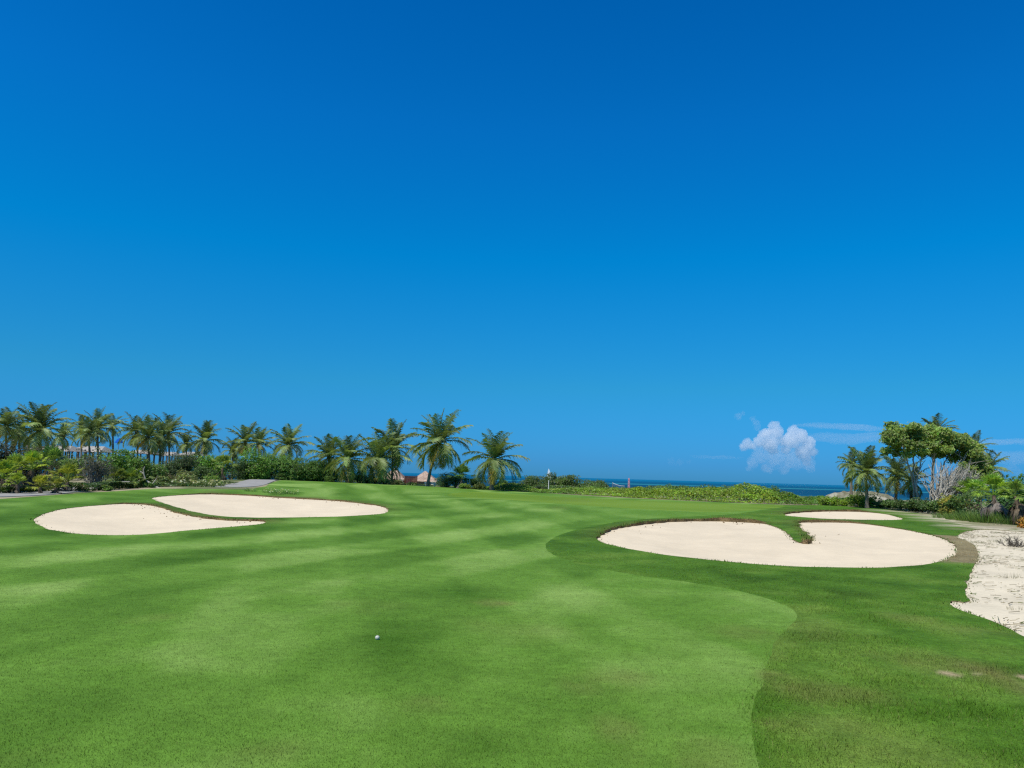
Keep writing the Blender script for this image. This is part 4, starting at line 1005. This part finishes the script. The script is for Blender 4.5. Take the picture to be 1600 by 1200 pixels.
# ------------------------------------------------------------------ grey thatched shelters behind the palms, blue parasol
def shelter(label, px, Y, wpx, peak, eave, posts, seed):
    b = foot(px, Y); s = Y / FPX; w = wpx * s / 2; ze = float(at(px, eave, Y)[2] - b[2]); zp = float(at(px, peak, Y)[2] - b[2]); dp = 2.2
    rng = np.random.default_rng(seed); root = empty("thatched_shelter", b, label, "shelter", "grey thatched shelters behind the palms")
    mb = MB(); col = np.array([.37, .345, .31]); nx = 30
    t = np.linspace(-1, 1, nx)
    for side in (-1, 1):
        for r in range(5):
            f0, f1 = r / 5, min(1, (r + 1.3) / 5)
            rowp = lambda f, j: np.stack([t * w * (1 - f * .35), np.full(nx, side * dp * (1 - f)), ze + (zp - ze) * f + (-.10 + rng.normal(0, .04, nx)) * j], 1)
            A, B = rowp(f0, 1), rowp(f1, 0); i = np.arange(nx - 1)
            mb.add(np.vstack([A, B]), np.stack([i, i + 1, i + 1 + nx, i + nx], 1), col * rng.uniform(.75, 1.2, (2 * nx, 1)))
    for sx in (-1, 1): mb.add([(sx * w, -dp, ze - .1), (sx * w, dp, ze - .1), (sx * w * .65, 0, zp)], [(0, 1, 2)], col * .9)
    mb.build("roof", M['thatch'], root)
    for k in range(posts):
        x = -w * .9 + 1.8 * w * k / (posts - 1)
        for sy in (-1, 1):
            mb = MB(); mb.tube([(x, sy * dp * .85, -.1), (x, sy * dp * .85, ze + .15)], [.1, .09], (.17, .14, .11), 7); mb.build("post", M['wood'], root)
    mb = MB(); mb.box((-w * .95, -dp * .85 - .06, ze - .12), (w * .95, -dp * .85 + .06, ze + .02), (.18, .15, .12)); mb.build("beam", M['wood'], root)
shelter("long grey thatched shelter on dark posts behind the feathery palm", 90, 92, 58, 696, 703.5, 6, 11)
shelter("grey thatched shelter behind the grey twiggy bush, lower than its neighbour", 142, 97, 52, 697, 705, 5, 12)
shelter("short grey thatched shelter behind the thick crowned palm", 222, 100, 36, 703, 708, 4, 13)
shelter("small grey shelter roof glimpsed between the golden palm and the tucked palm", 262, 104, 30, 706, 711, 3, 14)
shelter("far grey thatched roof under the full round palm's leaves", 300, 106, 34, 706, 711, 3, 15)
b = foot(181, 95); o = empty("beach_parasol", b, "blue beach parasol seen between the slender palm and the shelters", "parasol")
zt = float(at(181, 684, 95)[2] - b[2]); mb = MB(); mb.tube([(0, 0, -.1), (0, 0, zt)], [.04, .035], (.6, .6, .6), 8); mb.build("pole", M['paint'], o)
mb = MB(); k = 10; R = 6.5 * 95 / FPX; rim = [(R * math.cos(a), R * math.sin(a), zt - .62) for a in np.arange(k) * 2 * math.pi / k]; md = [(R * .55 * math.cos(a), R * .55 * math.sin(a), zt - .22) for a in np.arange(k) * 2 * math.pi / k]
i = np.arange(k); mb.add(rim + md, np.stack([i, (i + 1) % k, (i + 1) % k + k, i + k], 1), (.01, .09, .42)); mb.add(md + [(0, 0, zt)], np.stack([i, (i + 1) % k, 0 * i + k], 1), (.01, .09, .42)); mb.build("canopy", M['cloth'], o)

# ------------------------------------------------------------------ sailing boat, marker post, beacon pole, beach net
Y = 620.0; b = np.array([*at(857, 746, Y)[:2], SEA_Z + .05]); s = Y / FPX
o = empty("sailing_boat", b, "small white sailing boat out on the sea above the scrub", "boat"); hgt = float(at(857, 731.5, Y)[2] - b[2])
for sx in (-1, 1):
    mb = MB(); t = np.linspace(-1, 1, 11); mb.tube(np.stack([0 * t + sx * 1.1, t * 2.8, .28 + .12 * t ** 2], 1), .24 * (1 - t ** 4 * .85), (.78, .78, .76), 8); mb.build("hull", M['paint'], o, True)
mb = MB(); mb.box((-1.0, -1.0, .42), (1.0, 1.0, .5), (.25, .25, .25)); mb.build("trampoline", M['cloth'], o)
mb = MB(); mb.tube([(0, 0, .45), (0, 0, hgt)], [.07, .05], (.7, .7, .7), 8); mb.build("mast", M['paint'], o)
def sail(nm, fx):
    mb = MB(); n = 12; V = []
    for i in range(n):
        f = i / (n - 1); z = 1.0 + (hgt - 1.2) * f
        for j in range(6): q = j / 5; x = fx * q * (1 - f) ** .8; V.append((x, .25 * math.sin(q * 3.1) * (1 - f), z - .25 * q * (1 - f)))
    F = [(i * 6 + j, i * 6 + j + 1, i * 6 + j + 7, i * 6 + j + 6) for i in range(n - 1) for j in range(5)]
    mb.add(V, F, (.88, .88, .87)); mb.build(nm, M['cloth'], o, True)
sail("main_sail", 3.1); sail("jib", -2.0)
b = foot(857, 77.5); o = empty("marker_post", b, "thin white marker post standing in the scrub below the sailing boat", "post")
zt = float(at(857, 752, 77.5)[2] - b[2]); mb = MB(); mb.tube([(0, 0, -.1), (0, 0, zt)], [.045, .045], (.72, .70, .66), 8); mb.build("pole", M['paint'], o)
mb = MB(); mb.tube([(0, 0, zt), (0, 0, zt + .05)], [.06, .05], (.8, .79, .75), 8); mb.build("cap", M['paint'], o)
Y = 130.0; b = foot(982.5, Y); o = empty("beacon_pole", b, "slim red and white lattice pole on the beach behind the scrub", "pole"); zt = float(at(982.5, 747, Y)[2] - b[2])
for sx in (-1, 1):
    for sy in (-1, 1):
        mb = MB(); t = np.linspace(0, 1, 9); mb.tube(np.stack([sx * .16 * (1 - .5 * t), sy * .16 * (1 - .5 * t), t * zt - .05], 1), [.035] * 9, np.array([(.52, .10, .12) if k % 2 else (.62, .42, .45) for k in range(9)]), 5); mb.build("leg", M['paint'], o)
mb = MB()
for k in range(8):
    z0, z1 = zt * k / 8, zt * (k + 1) / 8; a0, a1 = .16 * (1 - .5 * k / 8), .16 * (1 - .5 * (k + 1) / 8); cc = (.52, .12, .14) if k % 2 else (.62, .45, .48)
    for sy in (-1, 1): mb.tube([(-a0, sy * a0, z0), (a1, sy * a1, z1)], [.02, .02], cc, 4)
    for sx in (-1, 1): mb.tube([(sx * a0, -a0, z0), (sx * a1, a1, z1)], [.02, .02], cc, 4)
mb.build("bracing", M['paint'], o)
b = foot(966, 120); o = empty("beach_net", b, "sagging white topped net on posts seen over the scrub beside the beacon pole", "net")
pa, pb = at(957, 754.5, 120) - b, at(976, 759.5, 116) - b
for p in (pa, pb):
    mb = MB(); mb.tube([(p[0], p[1], float(zg(b[0] + p[0], b[1] + p[1]) - b[2]) - .1), (p[0], p[1], p[2] + .08)], [.035, .03], (.20, .20, .20), 7); mb.build("post", M['paint'], o)
t = np.linspace(0, 1, 9)[:, None]; top = pa * (1 - t) + pb * t; top[:, 2] -= .12 * np.sin(t[:, 0] * math.pi)
mb = MB(); mb.tube(top, [.03] * 9, (.62, .62, .62), 6); mb.build("top_tape", M['cloth'], o)
mb = MB()
for k in range(1, 6): mb.tube(top - [0, 0, .16 * k], [.008] * 9, (.2, .2, .2), 4)
for k in range(17):
    p = pa + (pb - pa) * k / 16; dz = .12 * math.sin(k / 16 * math.pi); mb.tube([p - [0, 0, dz], p - [0, 0, dz + .8]], [.007, .007], (.2, .2, .2), 4)
mb.build("netting", M['cloth'], o)

# ------------------------------------------------------------------ crumbs of earth that rolled from the lips onto the sand
rng = np.random.default_rng(88); mb = MB()
for k in range(4):
    P, lip, far = BUNK[k]; nrm = outward(P); w = far ** 2; i = rng.choice(len(P), 80 if k != 3 else 20, p=w / w.sum())
    q = P[i] - nrm[i] * (.05 + rng.gamma(1.3, .28, len(i)))[:, None] + rng.normal(0, .1, (len(i), 2)); ok = inside(P, q[:, 0], q[:, 1]); q = q[ok]
    for x, y in q:
        d = float(nearest(P, np.array([x]), np.array([y]), 4.0)[0][0]); z = float(zg(x, y)) - .012 - .11 * float(sstep(0, 2.2, d)); r = rng.gamma(1.8, .008) + .006
        th = rng.uniform(0, 6.28); a = np.array([th, th + 2.1, th + 4.2])
        V = np.vstack([np.stack([x + np.cos(a) * r * 1.4, y + np.sin(a) * r, z - .015 + 0 * a], 1), [x + rng.normal(0, .3) * r, y, z + r * .9]])
        mb.add(V, [(0, 1, 3), (1, 2, 3), (2, 0, 3)], np.array([.15, .105, .055]) * rng.uniform(.6, 1.5))
tag(mb.build("dirt_crumbs", M['dirt']), "crumbs of brown earth fallen from the lips onto the bunker sand", "dirt", None, "stuff")

# ------------------------------------------------------------------ golf ball
p = hit(589.5, 999.5); bpy.context.view_layer.update()
me = bpy.data.meshes.new("golf_ball"); bm = bmesh.new(); bmesh.ops.create_icosphere(bm, subdivisions=4, radius=.0225)
for f in bm.faces: f.smooth = True
bmv = list(bm.verts)
n = 180; ii = np.arange(n) + .5; ph = np.arccos(1 - 2 * ii / n); th = math.pi * (1 + 5 ** .5) * ii
D = np.stack([np.cos(th) * np.sin(ph), np.sin(th) * np.sin(ph), np.cos(ph)], 1)
for v in bmv:
    d = v.co.normalized(); a = np.min(np.arccos(np.clip(D @ np.array(d), -1, 1))); v.co -= d * .0008 * max(0, 1 - (a / .10) ** 2)
bm.to_mesh(me); bm.free(); me.materials.append(mat_tint("ball_mat", .35, .5, [(50, .02)], fixed=(.50, .50, .43)))
o = bpy.data.objects.new("golf_ball", me); COL.objects.link(o); o.location = (float(p[0]), float(p[1]), float(zg(*p)) + .019)
tag(o, "white golf ball lying on the dark patch of fairway", "golf ball")

# ------------------------------------------------------------------ grey grassy dune near the sea gap
b = foot(1345, 78); mb = MB(); s = 78 / FPX; n = 50
gx, gy = np.meshgrid(np.linspace(-1, 1, n), np.linspace(-1, 1, 30)); q = np.hypot(gx, gy)
hd = np.clip(1 - q ** 2, 0, 1) ** .8 * (1.15 + .35 * fbm(gx * 3 + 5, gy * 3, 3, 5)) - .1
Vd = np.stack([gx * 62 * s, gy * 4, hd * 1.05 + .15 * fbm(gx * 9, gy * 9, 2, 8)], -1).reshape(-1, 3)
i = (np.arange(29)[:, None] * n + np.arange(n - 1)[None]).ravel()
t = sstep(-.3, .4, fbm(Vd[:, 0] * 1.3, Vd[:, 1] * 1.3, 3, 6))[:, None]
o = mesh_obj("dune", Vd, np.stack([i, i + 1, i + n + 1, i + n], 1), M['soil'], np.array([.34, .32, .25]) * t + np.array([.16, .15, .09]) * (1 - t), smooth=True); o.location = [float(v) for v in b]
tag(o, "low grey sandy dune with dry grass behind the broad palm", None, None, "structure")

# ------------------------------------------------------------------ the sea
m, nt, out = new_mat("sea_mat")
g = nd(nt, "ShaderNodeNewGeometry"); sx = nd(nt, "ShaderNodeSeparateXYZ"); lk(nt, g.outputs["Position"], sx.inputs[0])
nz = nd(nt, "ShaderNodeTexNoise", Scale=.004, Detail=3); mp = nd(nt, "ShaderNodeMapping"); mp.inputs["Scale"].default_value = (.35, 1, 1); lk(nt, g.outputs["Position"], mp.inputs[0]); lk(nt, mp.outputs[0], nz.inputs["Vector"])
ma = nd(nt, "ShaderNodeMath", operation='MULTIPLY_ADD'); lk(nt, nz.outputs["Fac"], ma.inputs[0]); ma.inputs[1].default_value = 110; lk(nt, sx.outputs["Y"], ma.inputs[2])
mr = nd(nt, "ShaderNodeMapRange"); mr.inputs["From Min"].default_value = 0; mr.inputs["From Max"].default_value = 2500; lk(nt, ma.outputs[0], mr.inputs["Value"])
cr = nd(nt, "ShaderNodeValToRGB"); el = cr.color_ramp.elements
SEA = [(200, (.04, .22, .24)), (265, (.012, .10, .13)), (320, (.003, .045, .085)), (560, (.003, .045, .085)), (600, (.022, .17, .20)), (680, (.022, .17, .20)), (740, (.002, .060, .105)), (1150, (.002, .075, .150)), (1900, (.002, .11, .21)), (2480, (.002, .12, .23))]
while len(el) > 1: el.remove(el[-1])
for k, (yy, c) in enumerate(SEA):
    e = el[0] if k == 0 else el.new(yy / 2500); e.position = yy / 2500; e.color = (*c, 1)
lk(nt, mr.outputs[0], cr.inputs[0])
pb_ = nd(nt, "ShaderNodeBsdfPrincipled", Roughness=.45); pb_.inputs["Specular IOR Level"].default_value = .12; lk(nt, cr.outputs[0], pb_.inputs["Base Color"])
tc = nd(nt, "ShaderNodeMapping"); tc.inputs["Scale"].default_value = (.25, .6, .6); lk(nt, g.outputs["Position"], tc.inputs[0])
n2 = nd(nt, "ShaderNodeTexNoise", Scale=.9, Detail=4); lk(nt, tc.outputs[0], n2.inputs["Vector"]); bm_ = nd(nt, "ShaderNodeBump", Strength=.6, Distance=.35); lk(nt, n2.outputs["Fac"], bm_.inputs["Height"]); lk(nt, bm_.outputs[0], pb_.inputs["Normal"])
lk(nt, pb_.outputs[0], out.inputs[0])
V = [(-40000, 140, SEA_Z), (40000, 140, SEA_Z), (40000, 60000, SEA_Z), (-40000, 60000, SEA_Z)]
tag(mesh_obj("sea", V, np.array([[0, 1, 2, 3]]), m), "blue sea with a turquoise reef line", None, None, "structure")
# ------------------------------------------------------------------ clouds: bodies of scattering air far out over the sea
def mat_cloud(name, dens, col=(1, 1, 1)):
    m, nt, out = new_mat(name); v = nd(nt, "ShaderNodeVolumePrincipled", Density=dens, Anisotropy=.1)
    v.inputs["Color"].default_value = (*col, 1); lk(nt, v.outputs[0], out.inputs["Volume"]); return m
def cloud_body(name, balls, Y, dens, seed, parent=None, org=None, vox=.7, sq=(1, 1, 1)):
    """balls: (px, py, radius in px); merged into one skin and roughened"""
    rng = np.random.default_rng(seed); s = Y / FPX; bm = bmesh.new()
    for px, py, r in balls:
        c = at(px, py, Y) - org
        for k in range(7 if r > 9 else 4):
            o_ = rng.normal(0, .5, 3) * r * s * np.array(sq) if k else np.zeros(3)
            q = r * s * (1 if k == 0 else rng.uniform(.3, .62))
            bmesh.ops.create_icosphere(bm, subdivisions=3, radius=q, matrix=Matrix.Translation(Vector(c + o_)) @ Matrix.Diagonal((*sq, 1)))
    me = bpy.data.meshes.new(name); bm.to_mesh(me); bm.free(); me.materials.append(mat_cloud(name + "_mat", dens))
    o = bpy.data.objects.new(name, me); COL.objects.link(o)
    r = o.modifiers.new("skin", 'REMESH'); r.mode = 'VOXEL'; r.voxel_size = vox * s
    tx = bpy.data.textures.new(name + "_noise", 'CLOUDS'); tx.noise_scale = 6 * s; tx.noise_depth = 3
    d = o.modifiers.new("lumps", 'DISPLACE'); d.texture = tx; d.strength = 7 * s; d.mid_level = .5; d.texture_coords = 'GLOBAL'
    if parent is not None: o.parent = parent
    else: o.location = [float(v) for v in org]
    return o
CY = 5200.0
org = at(1215, 700, CY)
root = empty("cloud", org, "white puffy cumulus cloud low over the sea horizon", "cloud")
cloud_body("cloud_top", [(1206, 666, 7), (1212, 676, 12), (1196, 680, 11), (1203, 692, 14), (1186, 690, 9), (1240, 674, 10), (1250, 682, 13), (1236, 688, 14), (1262, 692, 12), (1268, 704, 9), (1255, 706, 13), (1258, 714, 9), (1168, 694, 9), (1163, 699, 6), (1175, 697, 6), (1222, 688, 9)], CY, .015, 1, root, org)
cloud_body("cloud_base", [(1188, 712, 14), (1212, 714, 15), (1236, 716, 16), (1260, 722, 13), (1176, 722, 10), (1200, 730, 10), (1225, 731, 10), (1266, 731, 8), (1222, 704, 14), (1190, 702, 12)], CY + 260, .0030, 2, root, org)
for k, (balls, dens, lab) in enumerate((([(1154, 650, 6), (1160, 647, 4)], .0035, "tiny detached puff above the cumulus cloud, uppermost of the puffs"), ([(1176, 655, 5), (1182, 662, 6), (1184, 668, 5)], .0032, "small wispy puff just above the cumulus cloud's left shoulder"),
        ([(1048, 721, 6), (1062, 722, 6), (1075, 722, 4)], .0010, "barely visible pinkish puff alone above the scrub belt"), ([(1575, 733, 7), (1583, 730, 6), (1590, 737, 7)], .0016, "small faint puff low behind the edge shrub"))):
    og = at(balls[0][0], balls[0][1], CY); o = cloud_body("cloud_puff", balls, CY, dens, 10 + k, None, og); tag(o, lab, "cloud")
for k, (px, py, rx, ry, dens, lab) in enumerate(((1318, 667, 75, 5, .0014, "thin pale cloud streak reaching from the cumulus cloud towards the big tree"), (1335, 684, 80, 9, .0010, "broad faint cloud band under the thin streak"),
        (1560, 690, 90, 5, .0009, "faint cloud streak behind the big tree's seaward side"), (1590, 712, 100, 11, .0006, "broad faint cloud band low beyond the edge shrub"), (1120, 714, 40, 3, .0007, "very faint thin streak beside the cumulus cloud's base"))):
    Yc = CY + 600 + 90 * k; og = at(px, py, Yc); s = Yc / FPX; n = 64
    th, ph = np.meshgrid(np.linspace(0, 2 * math.pi, n, endpoint=False), np.linspace(0, math.pi, 25))
    D = np.stack([np.cos(th) * np.sin(ph), np.sin(th) * np.sin(ph), np.cos(ph)], -1).reshape(-1, 3)
    q = 1 + .35 * fbm(D[:, 0] * 4 + k, D[:, 2] * 3 + D[:, 1], 3, 700 + k)
    V = D * np.array([rx * s, rx * s * .35, ry * s]) * q[:, None]; V[:, 2] += ry * s * .5 * fbm(V[:, 0] / (rx * s) * 3, V[:, 1] * 0, 3, 710 + k)
    i = (np.arange(24)[:, None] * n + np.arange(n)[None]).ravel(); j = (np.arange(24)[:, None] * n + (np.arange(n)[None] + 1) % n).ravel()
    o = mesh_obj("cloud_streak", V, np.stack([i, i + n, j + n, j], 1), mat_cloud("streak_mat", dens)); o.location = [float(v) for v in og]; tag(o, lab, "cloud")
# ------------------------------------------------------------------ light, sky, view
SUN_EL, SUN_AZ = RAD(60), RAD(-138)       # azimuth from the view direction (+Y) towards +X
world = bpy.data.worlds.new("World"); S.world = world; world.use_nodes = True
nt = world.node_tree; nt.nodes.clear()
out = nt.nodes.new("ShaderNodeOutputWorld"); bg = nt.nodes.new("ShaderNodeBackground")
sky = nt.nodes.new("ShaderNodeTexSky"); sky.sky_type = 'NISHITA'; sky.sun_disc = False
sky.sun_elevation = SUN_EL; sky.sun_rotation = SUN_AZ
sky.altitude = 0; sky.air_density = 1.0; sky.dust_density = 0.3; sky.ozone_density = 3.0
bg.inputs["Strength"].default_value = .1
# the deep polarised blue of the photograph: the sky's own colours, filtered by height above the horizon
GRADE = [(0.0, (.089, .452, 1.15)), (.019, (.089, .452, 1.176)), (.114, (.082, .63, 1.02)), (.274, (.0025, .807, 1.342)), (.421, (.01, .77, 1.466)), (.547, (.002, .71, 1.42)), (.74, (.50, .88, 1.15)), (1.0, (.8, 1.0, 1.15))]  # the overhead stops, out of view, are brightened as added fill light
if GRADE:
    g = nd(nt, "ShaderNodeTexCoord"); sx = nd(nt, "ShaderNodeSeparateXYZ"); lk(nt, g.outputs["Generated"], sx.inputs[0])
    cr = nd(nt, "ShaderNodeValToRGB"); cr.color_ramp.interpolation = 'LINEAR'
    el = cr.color_ramp.elements
    while len(el) > 1: el.remove(el[-1])
    for i, (p, c) in enumerate(GRADE):
        e = el[0] if i == 0 else el.new(p)
        e.position = p; e.color = (*c, 1)
    lk(nt, sx.outputs["Z"], cr.inputs[0])
    mu = nd(nt, "ShaderNodeVectorMath", operation='MULTIPLY'); lk(nt, sky.outputs[0], mu.inputs[0]); lk(nt, cr.outputs[0], mu.inputs[1])
    lk(nt, mu.outputs[0], bg.inputs[0])
else: lk(nt, sky.outputs[0], bg.inputs[0])
lk(nt, bg.outputs[0], out.inputs[0])
sd = bpy.data.lights.new("sun", 'SUN'); sd.energy = 4.6; sd.angle = RAD(.53); sd.color = (1.0, .955, .86)
so = bpy.data.objects.new("sun", sd); COL.objects.link(so); so.location = (0, 0, 60)
dirn = Vector((math.cos(SUN_EL) * math.sin(SUN_AZ), math.cos(SUN_EL) * math.cos(SUN_AZ), math.sin(SUN_EL)))
so.rotation_euler = dirn.to_track_quat('Z', 'Y').to_euler()
S.view_settings.view_transform = 'Standard'; S.view_settings.look = 'None'
S.view_settings.exposure = 0; S.view_settings.gamma = 1
S.render.engine = 'CYCLES'
S.cycles.sample_clamp_indirect = 1.5; S.cycles.max_bounces = 8; S.cycles.volume_bounces = 6; S.cycles.transparent_max_bounces = 8
S.cycles.use_denoising = False
S.cycles.pixel_filter_type = 'BLACKMAN_HARRIS'; S.cycles.filter_width = 1.3
